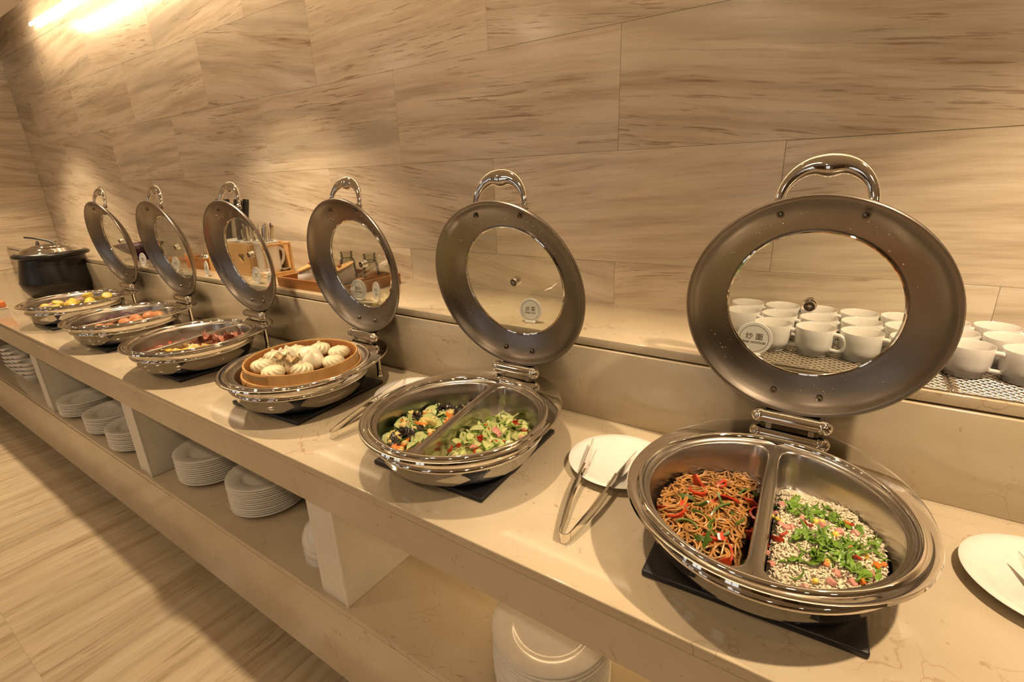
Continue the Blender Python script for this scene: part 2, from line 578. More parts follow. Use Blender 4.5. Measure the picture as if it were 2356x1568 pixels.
# left end wall with the same tiles
wl = struct(box_to('wall_left', XL - 0.17, XL - 0.0006, -5.5, 0.02, 0.0, 3.05, M['grout']))
for ri, z0 in enumerate(seams):
    z1 = z0 + TH
    if z1 < ZL:
        continue
    y = 0.0
    w = TW if ri % 2 else TW / 2
    while y > -3.2:
        on_world(ob('tile', tile_mesh(w, TH), None, wl, (XL - 0.0052, y - w / 2, (z0 + z1) / 2), (0, 0, pi / 2)))
        y -= w; w = TW
struct(box_to('wall_right', XR, XR + 0.12, -5.5, 0.02, 0.0, 3.05, M['wallpaint']))
struct(box_to('wall_front', XL, XR, -5.62, -5.5, 0.0, 2.75, M['wallpaint']))
for i, dx in enumerate((-5.9, -4.9, -3.5, -1.2)):
    wz = struct(box_to('window_%d' % (i + 1), dx, dx + 0.8, -5.5, -5.47, 0.5, 2.2, M['darkwood'], None, 0.004))
    for q in range(2):
        ob('pane', box_mesh('pane', 0.33, 0.006, 1.55, 0.001), M['pane'], wz, (-0.19 + 0.38 * q, 0.016, 0))
for i, dx in enumerate((-2.4, 0.2, 1.8)):  # doors out of view, added to put dark stripes in the chrome
    d = struct(box_to('added_door_%d' % (i + 1), dx, dx + 0.95, -5.5, -5.46, 0.0, 2.1, M['darkwood'], None, 0.004))
    ob('added_door_frame', box_mesh('added_door_frame', 1.09, 0.03, 0.07, 0.003), M['white_panel'], d, (0, 0.012, 1.085))
struct(box_to('ceiling', XL, XR, -5.5, -0.30, ZCEIL, ZCEIL + 0.03, M['paint']))
struct(box_to('trim_1', XL, XR, -0.315, -0.30, ZCEIL + 0.03, ZCEIL + 0.10, M['paint']))
struct(box_to('trim_2', XL, XR, -0.7, 0.02, 2.95, 3.0, M['paint']))

# floor slabs
floor = struct(box_to('floor', XL, XR, -5.5, 0.0, -0.1, -0.0012, M['grout']))
fw = 0.80
fmesh = box_mesh('floor_tile', fw - 0.0008, fw - 0.0008, 0.014, 0.0003)
fmesh.materials.append(M['floor'])
for i in range(12):
    for j in range(6):
        cx, cy = XL + fw * (i + 0.5), -0.62 - fw * (j + 0.5)
        if cx < XR:
            on_world(ob('floor_tile', fmesh, None, floor, (cx, cy, -0.007)))

# led strip in the ceiling slot
o = ob('led_strip', box_mesh('led_strip', 8.2, 0.012, 0.022, 0.003), M['led'], None, (-5.13 + 4.1, -0.022, 2.655))
tag(o, 'glowing warm strip light along the top of the marble wall', 'strip light')

# frames added round the aisle fill lights, and the housing of the cove lamp
lf = MB()
for (a0, a1, b0, b1) in ((-0.09, 0.09, -0.09, -0.072), (-0.09, 0.09, 0.072, 0.09), (-0.09, -0.072, -0.072, 0.072), (0.072, 0.09, -0.072, 0.072)):
    v, f = prism([(a0, b0), (a1, b0), (a1, b1), (a0, b1)], -0.018, 0.0)
    lf.add(v, f)
me_lf = lf.mesh('fill_light_frame', False)
for lx in (-5.2, -3.7, -2.2, -0.7, 0.8, 2.2):
    for ly in (-2.15, -3.6):
        struct(ob('fill_light_frame', me_lf, M['paint'], None, (lx, ly, ZCEIL)))
struct(box_to('cove_lamp_housing', -5.15, 2.25, -0.2995, -0.290, 2.665, 2.70, M['paint']))
# warm light bar under the counter in the bay of the nearest plates
lb = ob('light_bar', box_mesh('light_bar', 0.8, 0.02, 0.010, 0.002), M['lampface'], None, (-0.42, -0.40, 0.7215))
tag(lb, 'warm light bar under the counter above the nearest plates', 'light bar')
ll = bpy.data.lights.new('light_bar_beam', 'AREA')
ll.shape = 'RECTANGLE'; ll.size = 0.8; ll.size_y = 0.02; ll.energy = 1.7; ll.color = (1.0, 0.62, 0.26)
lo = bpy.data.objects.new('light_bar_beam', ll)
lo.location = (0, 0, -0.008); lo.parent = lb
COL.objects.link(lo)
# recessed downlights over the counter
dl_prof = [(0.030, 0.0), (0.036, -0.004), (0.050, -0.006), (0.055, -0.003), (0.055, 0.0)]
dl_ring = lathe_mesh('trim_ring', dl_prof, 32)
dl_face = lathe_mesh('lamp_lens', [(0, -0.001), (0.030, -0.001), (0.030, 0.004), (0, 0.004)], 24)
for i, (lx, pw, sz) in enumerate(((-5.1, 130, 92), (-3.67, 75, 62), (-2.24, 140, 92), (-0.80, 74, 64), (0.66, 160, 92))):
    e = empty('downlight', (lx, -0.72, ZCEIL))
    tag(e, 'round recessed downlight in the ceiling above the ' + ('black soup kettle', 'dish of corn', 'dish of ham and eggs', 'dish of cucumber', 'coffee cups')[i], 'downlight', 'recessed downlights above the counter')
    ob('trim_ring', dl_ring, M['paint'], e)
    ob('lamp_lens', dl_face, M['lampface'], e)
    l = bpy.data.lights.new('downlight_beam', 'SPOT')
    l.energy = pw; l.color = (1.0, 0.75, 0.48)
    l.spot_size = radians(sz); l.spot_blend = 0.6; l.shadow_soft_size = 0.03
    lo = bpy.data.objects.new('downlight_beam', l)
    lo.location = (0, 0, -0.02); lo.parent = e
    COL.objects.link(lo)

# ------------------------------------------------------------------ counter
ctr = struct(box_to('countertop', XL, XR, YF - 0.004, YR + 0.02, ZC - 0.022, ZC, M['counter'], None, 0.0025, 2), 'long polished cream marble countertop carrying the chafing dishes')
struct(box_to('counter_apron', XL, XR, YF + 0.003, YF + 0.028, 0.727, ZC - 0.0225, M['apron'], None, 0.0015))
struct(box_to('counter_soffit', XL, XR, YF + 0.028, YR, 0.727, 0.745, M['white_panel']))
rz = struct(box_to('riser_panel', XL, XR, YR, YR + 0.022, ZC, 1.052, M['apron'], None, 0.002, 2), 'cream marble upstand between countertop and ledge')
struct(box_to('ledge', XL, XR, YR + 0.006, 0.0, 1.0565, ZL, M['counter'], None, 0.002, 2), 'cream marble ledge along the tiled wall')
struct(box_to('lower_shelf', XL, XR, YF, -0.02, 0.392, 0.414, M['counter'], None, 0.002, 2))
struct(box_to('shelf_fascia', XL, XR, YF + 0.004, YF + 0.03, 0.113, 0.3915, M['apron'], None, 0.002))
struct(box_to('plinth', XL, XR, YF + 0.11, YF + 0.14, 0.0, 0.392, M['darkwood']))
struct(box_to('cabinet_back', XL, XR, -0.30, -0.28, 0.414, 0.727, M['white_panel']))
for i, dx in enumerate((-3.385, -2.225, -1.032, 0.16, 1.33)):
    e = struct(box_to('shelf_divider', dx - 0.056, dx + 0.056, YF + 0.012, -0.30, 0.4145, 0.7265, M['white_panel'], None, 0.0015))
    ob('edge_strip', box_mesh('edge_strip', 0.006, 0.006, 0.311, 0.001), M['card'], e, (0.0545, -0.3143, 0))

# ------------------------------------------------------------------ chafing dishes
RB = 0.233
def rim_shape(x, y, z, r, a):
    """the flange reaches further back, to carry the hinge"""
    if y > 0 and r > 0.222:
        k = min(1.0, (r - 0.222) / 0.008)
        y = y * (1 + 0.26 * k)
    return x, y, z
body_prof = [(0, 0.0), (0.140, 0.0), (0.163, 0.005), (0.183, 0.018), (0.196, 0.038), (0.2035, 0.060),
             (0.2085, 0.0625), (0.2105, 0.067), (0.2085, 0.0715), (0.2055, 0.074), (0.207, 0.085), (0.213, 0.0935),
             (0.2225, 0.097), (0.231, 0.0975), (0.2345, 0.1005), (0.233, 0.1045), (0.229, 0.1055), (0.222, 0.1030), (0.2165, 0.1028)]
me_body = lathe_mesh('body', body_prof, 96, shape=rim_shape, angle=55)
# deep water basin seen in the dish without a food pan
basin_prof = [(0.2165, 0.1028), (0.2120, 0.1070), (0.2075, 0.1062), (0.2045, 0.1005), (0.198, 0.0965), (0.186, 0.0955), (0.1835, 0.090), (0.179, 0.040), (0.165, 0.016), (0.14, 0.008), (0, 0.008)]
me_basin = lathe_mesh('water_basin', basin_prof, 80, angle=50)
ringprof = [(0.2165, 0.1028), (0.2130, 0.1075), (0.2090, 0.1078), (0.2055, 0.1040), (0.2045, 0.0985), (0.2165, 0.0985)]
me_ring = lathe_mesh('pan_rim', ringprof, 96, closed=True, angle=60)

def smax(a, b, k):
    h = max(0.0, min(1.0, 0.5 + 0.5 * (a - b) / k))
    return b * (1 - h) + a * h + k * h * (1 - h)
PR = 0.2045   # radius of the pan plate
def d_field(x, y, m, mo, k):
    return smax(m - x, hypot(x, y) - (PR - mo), k)
DC = 0.085    # centre of a half
def d_loop(n, m, mo, k):
    out = []
    for i in range(n):
        a = 2 * pi * i / n
        lo, hi = 0.0, 0.4
        for _ in range(40):
            t = (lo + hi) / 2
            if d_field(DC + t * cos(a), t * sin(a), m, mo, k) > 0: hi = t
            else: lo = t
        out.append((DC + lo * cos(a), lo * sin(a)))
    return out
def half_loop(n, R):
    out = []
    for i in range(n):
        a = 2 * pi * i / n
        dx, dy = cos(a), sin(a)
        # ray from (DC,0) to circle R or line x=0
        bq = DC * dx
        t = -bq + sqrt(max(0, bq * bq - (DC * DC - R * R)))
        if dx < -1e-9:
            t = min(t, DC / -dx)
        out.append((DC + t * dx, t * dy))
    return out
def food_pan():
    mb = MB()
    n = 96
    zt = 0.0945
    for s in (1, -1):
        loops = [(half_loop(n, PR), 0.1005), (half_loop(n, PR - 0.0025), 0.0965), (half_loop(n, PR - 0.006), zt + 0.0005)]
        loops += [(d_loop(n, 0.0078, 0.0090, 0.036), zt), (d_loop(n, 0.0094, 0.0108, 0.036), zt - 0.001), (d_loop(n, 0.0104, 0.0120, 0.036), zt - 0.004),
                  (d_loop(n, 0.0125, 0.0165, 0.036), 0.060), (d_loop(n, 0.0140, 0.0230, 0.036), 0.028), (d_loop(n, 0.0190, 0.0300, 0.036), 0.016), (d_loop(n, 0.032, 0.043, 0.036), 0.012)]
        v = []; f = []
        for L_, z in loops:
            for (x, y) in L_:
                # the first loops flatten onto the divider line
                v.append((s * x, y, z if x > 0.004 or z < 0.0945 else zt + 0.0005))
        for k in range(len(loops) - 1):
            for i in range(n):
                j = (i + 1) % n
                q = (k * n + i, k * n + j, (k + 1) * n + j, (k + 1) * n + i)
                f.append(q if s > 0 else q[::-1])
        c = len(v); v.append((s * DC, 0, 0.012))
        k = len(loops) - 1
        for i in range(n):
            j = (i + 1) % n
            q = (k * n + i, k * n + j, c)
            f.append(q if s > 0 else q[::-1])
        mb.add(v, f)
    return mb.mesh('food_pan', True, 50)
me_pan = food_pan()

# lid, in its own frame: x across, y up along the open lid, z towards the diner
RLID = 0.2285
lid_prof = [(0.1555, -0.0490), (0.1555, -0.0440), (0.1600, -0.0415), (0.1680, -0.0385), (0.1900, -0.0285), (0.2080, -0.0175), (0.2180, -0.0085), (0.2225, -0.0010),
            (0.2260, 0.0020), (0.2300, 0.0020), (0.2325, -0.0010), (0.2320, -0.0060), (0.2285, -0.0100), (0.2240, -0.0135), (0.2100, -0.0225), (0.1900, -0.0345), (0.1680, -0.0455), (0.1600, -0.0490)]
lid_prof = [(r_ * 0.985, z_) for r_, z_ in lid_prof]
me_lid = lathe_mesh('lid', lid_prof, 96, closed=True, angle=50)
me_lidglass = lathe_mesh('glass_window', [(0, -0.0580), (0.06, -0.0570), (0.11, -0.0535), (0.154, -0.0475), (0.154, -0.0440), (0.11, -0.0500), (0.06, -0.0535), (0, -0.0545)], 64, angle=60)
tv, tf = [], []
nn, ns = 72, 8
for i in range(nn):
    a = 2 * pi * i / nn
    for k in range(ns):
        b = 2 * pi * k / ns
        r = 0.1525 + 0.0030 * cos(b)
        tv.append((r * cos(a), r * sin(a), -0.0425 + 0.0030 * sin(b)))
for i in range(nn):
    for k in range(ns):
        tf.append((i * ns + k, ((i + 1) % nn) * ns + k, ((i + 1) % nn) * ns + (k + 1) % ns, i * ns + (k + 1) % ns))
me_trim = mk('window_trim', tv, tf)
# arched handle
hp, hr = [], []
for i in range(33):
    t = -1 + 2 * i / 32
    a = t * pi / 2
    x = 0.074 * sin(a)
    up = 0.196 + 0.076 * max(0.0, cos(a)) ** 0.80
    back = -0.030 - 0.030 * cos(a) ** 0.8 if abs(t) < 0.999 else -0.030
    up -= 0.0045 * exp(-(t / 0.16) ** 2)
    hp.append((x, up, back))
    hr.append(0.0055 + 0.0062 * cos(a) ** 2 + 0.0030 * exp(-(t / 0.16) ** 2))
hv, hf = tube(hp, hr, 14, 1.5)
me_handle = mk('handle', hv, hf, True, 60)
me_boss = lathe_mesh('handle_mount', [(0, 0), (0.011, 0), (0.012, 0.003), (0.009, 0.010), (0, 0.010)], 16)
me_bolt = lathe_mesh('bolt', [(0, 0.0015), (0.0018, 0.0012), (0.0024, 0.0035), (0.0042, 0.0032), (0.0050, 0.0010), (0.0052, -0.004), (0, -0.004)], 16)
me_pin = lathe_mesh('vent_pin', [(0, 0.004), (0.0022, 0.004), (0.0026, 0.0065), (0.0070, 0.0065), (0.0076, 0.004), (0.0076, 0.001), (0.0085, 0.001), (0.0090, -0.007), (0.006, -0.010), (0, -0.010)], 24, angle=30)
me_pin.materials.append(M['chrome']); me_pin.materials.append(M['darksteel'])
for p_ in me_pin.polygons:
    c_ = p_.center
    if c_.z > 0.0055 and hypot(c_.x, c_.y) < 0.0071:
        p_.material_index = 1
# hinge
me_bar = lathe_mesh('hinge_bar', [(0, -0.056), (0.0145, -0.056), (0.0145, 0.056), (0, 0.056)], 28, angle=30)
me_ball = lathe_mesh('ball_cap', [(0, 0.0195), (0.0065, 0.0182), (0.0118, 0.0144), (0.0155, 0.0085), (0.0168, 0.001), (0.0160, -0.004), (0.0, -0.004)], 28)
me_tab = box_mesh('hinge_tab', 0.013, 0.004, 0.026, 0.001)
me_brk = box_mesh('hinge_plate', 0.104, 0.004, 0.040, 0.001)
me_wing = box_mesh('hinge_wing', 0.003, 0.026, 0.030, 0.0008)
me_leg = lathe_mesh('leg', [(0, 0.0), (0.013, 0.0), (0.014, 0.006), (0.010, 0.012), (0.0085, 0.03), (0.0085, 0.088), (0.012, 0.098), (0, 0.098)], 20)

# beads of condensation on the inside of the lid
dm = MB()
dv, df = uvsphere(6, 4)
drng = random.Random(3)
for q in range(90):
    if q < 60:
        ca, cr, sa_, sr = ((2.25, 0.190, 0.10, 0.010), (1.2, 0.196, 0.07, 0.007), (3.95, 0.195, 0.18, 0.012), (5.0, 0.185, 0.10, 0.012))[q % 4]
        a = drng.gauss(ca, sa_); r = min(0.209, max(0.165, drng.gauss(cr, sr)))
    else:
        a = drng.uniform(0, 6.28); r = drng.uniform(0.163, 0.205)
    z = -0.0405 + (r - 0.161) * 0.47
    rad = drng.uniform(0.0008, 0.0021)
    dm.add([(r * cos(a) + x * rad, r * sin(a) + y * rad, z + c * rad * 0.7) for x, y, c in dv], df)
me_drops = dm.mesh('water_droplets', True, 180)
PADT = 0.012
def chafing_dish(x, y, rz, tilt, panrot, label, basin=False, HY=0.262):
    e = empty('chafing_dish', (x, y, ZC + PADT), rz)
    tag(e, label, 'chafing dish', 'round glass-lidded chafing dishes along the counter')
    body = ob('body', me_body, M['chrome'], e)
    ob('pan_rim', me_ring, M['chrome'], body)
    if basin:
        p = ob('water_basin', me_basin, M['satin'], e)
        p['label'] = 'deep dull steel basin'
    else:
        ob('food_pan', me_pan, M['pan'], e, rot=(0, 0, panrot))['label'] = 'satin steel pan with two half-moon wells'
    hz = 0.124
    bar = ob('hinge_bar', me_bar, M['chrome'], e, (0, HY - 0.012, hz), (0, pi / 2, 0))
    ob('ball_cap', me_ball, M['chrome'], bar, (0, 0, 0.0575))
    ob('ball_cap', me_ball, M['chrome'], bar, (0, 0, -0.0575), (pi, 0, 0))
    for s in (-1, 1):
        ob('hinge_tab', me_tab, M['chrome'], e, (s * 0.040, HY - 0.014, hz - 0.018))
        ob('leg', me_leg, M['chrome'], e, (s * 0.085, 0.235, -PADT))
    # lid
    bot = Vector((0, HY - 0.004, hz + 0.012))
    c = bot + Vector((0, sin(tilt), cos(tilt))) * RLID
    lid = ob('lid', me_lid, M['satin'], e, c, (pi / 2 - tilt, 0, 0))
    ob('glass_window', me_lidglass, M['glass'], lid)
    ob('window_trim', me_trim, M['chrome'], lid)
    h = ob('handle', me_handle, M['chrome'], lid)
    ob('water_droplets', me_drops, M['chrome'], lid, rot=(0, 0, tilt))['kind'] = 'stuff'
    for s in (-1, 1):
        ob('handle_mount', me_boss, M['chrome'], lid, (s * 0.073, 0.199, -0.036))
    for bx, by, bz in ((-0.066, 0.186, -0.0220), (0.066, 0.186, -0.0220), (-0.043, -0.190, -0.0235), (0.043, -0.190, -0.0235)):
        ob('bolt', me_bolt, M['darkbolt'], lid, (bx, by, bz + 0.0015), (0, 0, 0), 1.25)
    ob('vent_pin', me_pin, M['chrome'], lid, (0, 0, -0.0545), (0, 0, 0), 1.45)
    ob('hinge_plate', me_brk, M['darksteel'], lid, (0, -0.226, -0.019), (0.5, 0, 0))
    return e

DISH = [(-0.056, -0.690), (-0.728, -0.705), (-1.390, -0.690), (-2.045, -0.708), (-2.705, -0.700), (-3.385, -0.690)]
LABELS = ['open chafing dish of noodles and fried rice, nearest the camera',
          'open chafing dish of sliced cucumber and pale squash',
          'open chafing dish with a bamboo steamer sitting in it',
          'open chafing dish with fried egg and ham slices',
          'open chafing dish holding brown eggs and purple potatoes',
          'open chafing dish of corn pieces beside the black soup kettle']
TILT = [-0.14, -0.20, -0.10, -0.125, -0.14, -0.145]
PROT = [0.07, 0.15, 0, 0.16, 0.10, 0.10]
DRZ = [-0.02, 0.0, -0.03, 0.0, 0.0, 0.03]
pad_me = box_mesh('warming_pad', 0.318, 0.338, PADT, 0.003, 2, origin='base')
PADS = [(-0.062, -0.680), (-0.728, -0.678), (-1.392, -0.670), (-2.05, -0.68), (-2.71, -0.68), (-3.39, -0.68)]
NICK = ['the noodle dish', 'the cucumber dish', 'the bamboo steamer dish', 'the ham and egg dish', 'the brown egg dish', 'the corn dish']
for i in range(6):
    p = ob('warming_pad', pad_me, M['black'], None, (*PADS[i], ZC), (0, 0, (0.05, 0.04, 0.05, 0.0, 0.0, 0.0)[i]))
    tag(p, 'flat black square warming pad under ' + NICK[i], 'warming pad', 'black warming pads under the dishes')
    chafing_dish(*DISH[i], DRZ[i], TILT[i], PROT[i], LABELS[i], basin=(i == 2), HY=(0.282 if i == 0 else 0.262))

# ------------------------------------------------------------------ food
Z0 = ZC + PADT
def local(i, x, y):
    """world xy -> pan frame of dish i"""
    dx, dy = x - DISH[i][0], y - DISH[i][1]
    a = -(PROT[i] + DRZ[i])
    return dx * cos(a) - dy * sin(a), dx * sin(a) + dy * cos(a)
def world(i, x, y):
    a = PROT[i] + DRZ[i]
    return DISH[i][0] + x * cos(a) - y * sin(a), DISH[i][1] + x * sin(a) + y * cos(a)
def inside(lx, ly, s, m=0.020, mo=0.030):
    return d_field(s * lx, ly, m, mo, 0.034) < 0
def heap(i, lx, ly, s, base=0.058, top=0.018, seed=0):
    u, w = (s * lx - 0.085) / 0.13, (ly + 0.03) / 0.15
    g = exp(-(u * u + w * w) * 1.0)
    nz = mnoise.noise(Vector((lx * 28 + seed * 7, ly * 28, seed * 3.1)))
    return base + top * g + 0.004 * nz
def rnd_in(s, m=0.024, mo=0.030, front=1.0):
    while True:
        lx, ly = s * random.uniform(0.01, 0.19), random.uniform(-0.19, 0.19)
        if inside(lx, ly, s, m, mo) and ly < 0.19 * front:
            return lx, ly
def heap_mesh(name, i, s, base, top, seed, mat, drop=0.004):
    """solid bed of food filling the lower part of a well"""
    n, rings = 48, 8
    loop = d_loop(n, 0.0155, 0.0245, 0.036)
    v = []; f = []
    for k in range(rings):
        t = 1 - k / rings
        for (x, y) in loop:
            lx, ly = s * (DC + (x - DC) * t), y * t
            z = heap(i, lx, ly, s, base, top, seed) - drop
            if k == 0: z -= 0.006
            wx, wy = world(i, lx, ly)
            v.append((wx, wy, Z0 + z))
    c = len(v)
    lx, ly = s * DC, 0
    wx, wy = world(i, lx, ly)
    v.append((wx, wy, Z0 + heap(i, lx, ly, s, base, top, seed) - drop))
    for k in range(rings - 1):
        for q in range(n):
            j = (q + 1) % n
            f.append((k * n + q, k * n + j, (k + 1) * n + j, (k + 1) * n + q))
    for q in range(n):
        f.append(((rings - 1) * n + q, (rings - 1) * n + (q + 1) % n, c))
    if s < 0:
        f = [t[::-1] for t in f]
    return v, f

def scatter(name, meshes, mat, label, cat, group, pts, tiltmax=0.6, scale=(0.85, 1.15), lift=0.0, mats=None):
    out = []
    for k, (x, y, z) in enumerate(pts):
        me = meshes[k % len(meshes)]
        s = random.uniform(*scale)
        o = ob(name, me, mat, None, (x, y, z + lift), (random.uniform(-tiltmax, tiltmax), random.uniform(-tiltmax, tiltmax), random.uniform(0, 2 * pi)), s)
        tag(o, label, cat, group)
        out.append(o)
    return out
def pts_on(i, s, n, base, top, seed, m=0.026, mo=0.032, front=1.0, extra=0.0, cond=None):
    out = []
    while len(out) < n:
        lx, ly = rnd_in(s, m, mo, front)
        if cond and not cond(lx, ly):
            continue
        wx, wy = world(i, lx, ly)
        out.append((wx, wy, Z0 + heap(i, lx, ly, s, base, top, seed) + random.uniform(0, 0.005) + extra))
    return out
def pts_at(i, s, lst, base, top, seed, extra=0.003):
    out = []
    for (x, y) in lst:
        lx, ly = local(i, x, y)
        out.append((x, y, Z0 + heap(i, lx, ly, s, base, top, seed) + extra))
    return out

# --- dish 1, left well: noodles with peppers
NB, NT, NS = 0.022, 0.036, 1
mb = MB()
v, f = heap_mesh('noodle_bed', 0, -1, NB, NT, NS, None, 0.010)
mb.add(v, f)
nbed = len(f)
def strand(lx, ly, hd, n, rad, lay):
    path = []
    k1, k2, p1, p2 = random.uniform(35, 95), random.uniform(-70, 70), random.uniform(0, 6), random.uniform(0, 6)
    st = 0.0042
    sg = random.choice((-1, 1))
    for q in range(n):
        path.append((lx, ly))
        hd += st * (sg * k1 * (0.55 + 0.6 * sin(q * 0.22 + p1)) + k2 * sin(q * 0.5 + p2))
        nx, ny = lx + st * cos(hd), ly + st * sin(hd)
        if not inside(nx, ny, -1, 0.020, 0.026):
            hd = math.atan2(-0.02 - ly, -0.09 - lx) + random.uniform(-0.5, 0.5)
            nx, ny = lx + st * cos(hd), ly + st * sin(hd)
        lx, ly = nx, ny
    ph = random.uniform(0, 6)
    P = []
    for q, (a, b) in enumerate(path):
        wx, wy = world(0, a, b)
        P.append((wx, wy, Z0 + heap(0, a, b, -1, NB, NT, NS) + lay + 0.0022 * sin(q * 0.45 + ph)))
    return tube(P, rad, 6)
for q in range(185):
    lx, ly = rnd_in(-1, 0.022, 0.028, 0.75)
    v, f = strand(lx, ly, random.uniform(0, 6.28), random.randint(26, 56), random.uniform(0.00175, 0.00225), random.uniform(-0.006, 0.009))
    mb.add(v, f)
me = mb.mesh('noodles', True, 180)
me.materials.append(M['noodle']); me.materials.append(M['sauce'])
for p_ in me.polygons[:nbed]:
    p_.material_index = 1
o = ob('noodles', me)
o['kind'] = 'stuff'
tag(o, 'tangle of brown stir-fried noodles in the left well of the nearest dish', 'noodles')

def strip_mesh(name, length, width, thick, curl, twist=0.0, n=10, taper=0.6):
    """curved pepper-like strip"""
    v = []; f = []
    for i in range(n):
        t = i / (n - 1)
        a = (t - 0.5) * curl
        if abs(curl) > 1e-3:
            R = length / curl
            cx, cy = R * sin(a), R * (1 - cos(a))
        else:
            cx, cy = (t - 0.5) * length, 0
        nx, ny = -sin(a), cos(a)
        w = width * (1 - (1 - taper) * abs(2 * t - 1) ** 2) / 2
        tw = twist * (t - 0.5)
        for (p, q) in ((-1, -1), (1, -1), (1, 1), (-1, 1)):
            hh, ww = q * thick / 2, p * w
            h2, w2 = hh * cos(tw) - ww * sin(tw) * 0.5, ww
            v.append((cx + nx * h2, cy + ny * h2, w2 + hh * 0.2))
    for i in range(n - 1):
        for k in range(4):
            j = (k + 1) % 4
            f.append((i * 4 + k, i * 4 + j, (i + 1) * 4 + j, (i + 1) * 4 + k))
    f.append((3, 2, 1, 0)); f.append(tuple((n - 1) * 4 + k for k in range(4)))
    return mk(name, v, f, True, 50)
rp = [strip_mesh('pepper_strip', 0.058, 0.018, 0.004, c, tw) for c, tw in ((3.4, 1.0), (2.2, -1.0), (4.2, 0.6), (1.4, 1.4))]
gp = [strip_mesh('pepper_strip_green', 0.056, 0.008, 0.0034, c, tw) for c, tw in ((2.4, 1.0), (1.2, -1.0), (3.4, 0.6), (0.7, 1.4))]
red_at = [(-0.188, -0.770), (-0.200, -0.752), (-0.168, -0.690), (-0.152, -0.700), (-0.132, -0.685), (-0.120, -0.672), (-0.135, -0.622), (-0.150, -0.632), (-0.100, -0.773), (-0.083, -0.805), (-0.076, -0.679), (-0.101, -0.832), (-0.110, -0.790), (-0.172, -0.640), (-0.068, -0.740), (-0.09, -0.640), (-0.185, -0.715)]
grn_at = [(-0.162, -0.722), (-0.130, -0.719), (-0.121, -0.779), (-0.127, -0.816), (-0.135, -0.752), (-0.078, -0.829), (-0.103, -0.611), (-0.197, -0.702), (-0.155, -0.772), (-0.115, -0.705), (-0.145, -0.800), (-0.085, -0.720)]
scatter('red_pepper_strip', rp, M['redpepper'], 'curled red pepper strip lying among the brown noodles', 'pepper strip', 'red pepper strips in the noodles', pts_at(0, -1, red_at, NB, NT, NS, 0.002), 0.9, (0.8, 1.1))
scatter('green_pepper_strip', gp, M['greenpepper'], 'curled green pepper strip lying among the brown noodles', 'pepper strip', 'green pepper strips in the noodles', pts_at(0, -1, grn_at, NB, NT, NS, 0.006), 0.9, (0.8, 1.15))

# --- dish 1, right well: fried rice
FB, FT, FS = 0.022, 0.036, 2
mb = MB()
v, f = heap_mesh('rice_bed', 0, 1, FB, FT, FS, None, 0.0015)
mb.add(v, f)
gv0, gf0 = lathe([(0, -1), (0.75, -0.6), (1, 0.0), (0.75, 0.6), (0, 1)], 5)
for q in range(4200):
    lx, ly = rnd_in(1, 0.021, 0.027, 0.72)
    wx, wy = world(0, lx, ly)
    z = Z0 + heap(0, lx, ly, 1, FB, FT, FS) + random.uniform(-0.003, 0.0045) + 0.004 * mnoise.noise(Vector((lx * 90, ly * 90, 5)))
    ln, rd = random.uniform(0.0036, 0.0048), random.uniform(0.0014, 0.0019)
    R = Matrix.Rotation(random.uniform(0, 6.28), 3, 'Z') @ Matrix.Rotation(pi / 2 + random.uniform(-0.6, 0.6), 3, 'Y')
    P = Vector((wx, wy, z))
    mb.add([P + R @ Vector((a * rd, b * rd, c * ln)) for a, b, c in gv0], gf0)
o = ob('fried_rice', mb.mesh('fried_rice', True, 180), M['rice'])
o['kind'] = 'stuff'
tag(o, 'fried rice heaped in the right well of the nearest dish', 'rice')
def leaf_mesh(name, L_, W_, curl, ruf, nu=7, nv=4):
    v = []; f = []
    for i in range(nu):
        t = i / (nu - 1)
        for j in range(nv):
            u = j / (nv - 1) - 0.5
            w = W_ * (0.35 + 0.65 * sin(pi * min(1, t * 1.1 + 0.05)))
            x = (t - 0.5) * L_
            y = u * w
            z = curl * (t - 0.5) ** 2 * L_ * 4 + ruf * sin(t * 11 + u * 7) * 0.6 + abs(u) * ruf * 1.2
            v.append((x, y + ruf * sin(t * 17) * 0.5, z))
    for i in range(nu - 1):
        for j in range(nv - 1):
            f.append((i * nv + j, (i + 1) * nv + j, (i + 1) * nv + j + 1, i * nv + j + 1))
    me = mk(name, v, f, True, 180)
    bm = bmesh.new(); bm.from_mesh(me)
    bmesh.ops.solidify(bm, geom=list(bm.faces), thickness=0.0006)
    bm.to_mesh(me); bm.free(); me.shade_smooth()
    return me
lv = [leaf_mesh('lettuce_shred', l, w, c, r) for l, w, c, r in ((0.036, 0.013, 0.25, 0.003), (0.045, 0.009, -0.2, 0.0035), (0.030, 0.016, 0.15, 0.004), (0.040, 0.007, 0.3, 0.003), (0.024, 0.012, -0.3, 0.003))]
let_at = [(-0.027, -0.627), (-0.006, -0.618), (0.017, -0.612), (0.044, -0.615), (0.019, -0.641), (0.054, -0.649), (0.008, -0.718), (0.025, -0.727), (0.040, -0.705), (0.063, -0.697), (0.072, -0.717), (0.057, -0.744), (0.087, -0.731), (0.072, -0.760), (0.099, -0.676), (0.005, -0.776), (0.030, -0.745), (0.015, -0.735), (0.045, -0.725), (0.060, -0.720)]
pl = []
for (x, y) in let_at:
    for q in range(5):
        xx, yy = x + random.gauss(0, 0.011), y + random.gauss(0, 0.012)
        lx, ly = local(0, xx, yy)
        if inside(lx, ly, 1, 0.026, 0.034):
            pl.append((xx, yy))
scatter('lettuce_shred', lv, M['lettuce'], 'shred of bright green lettuce scattered on the fried rice', 'lettuce shred', 'green lettuce shreds on the rice', pts_at(0, 1, pl, FB, FT, FS, 0.006), 0.5, (0.6, 1.0))
cube = box_mesh('ham_cube', 0.011, 0.010, 0.008, 0.0012)
ccube = box_mesh('carrot_cube', 0.009, 0.008, 0.008, 0.001)
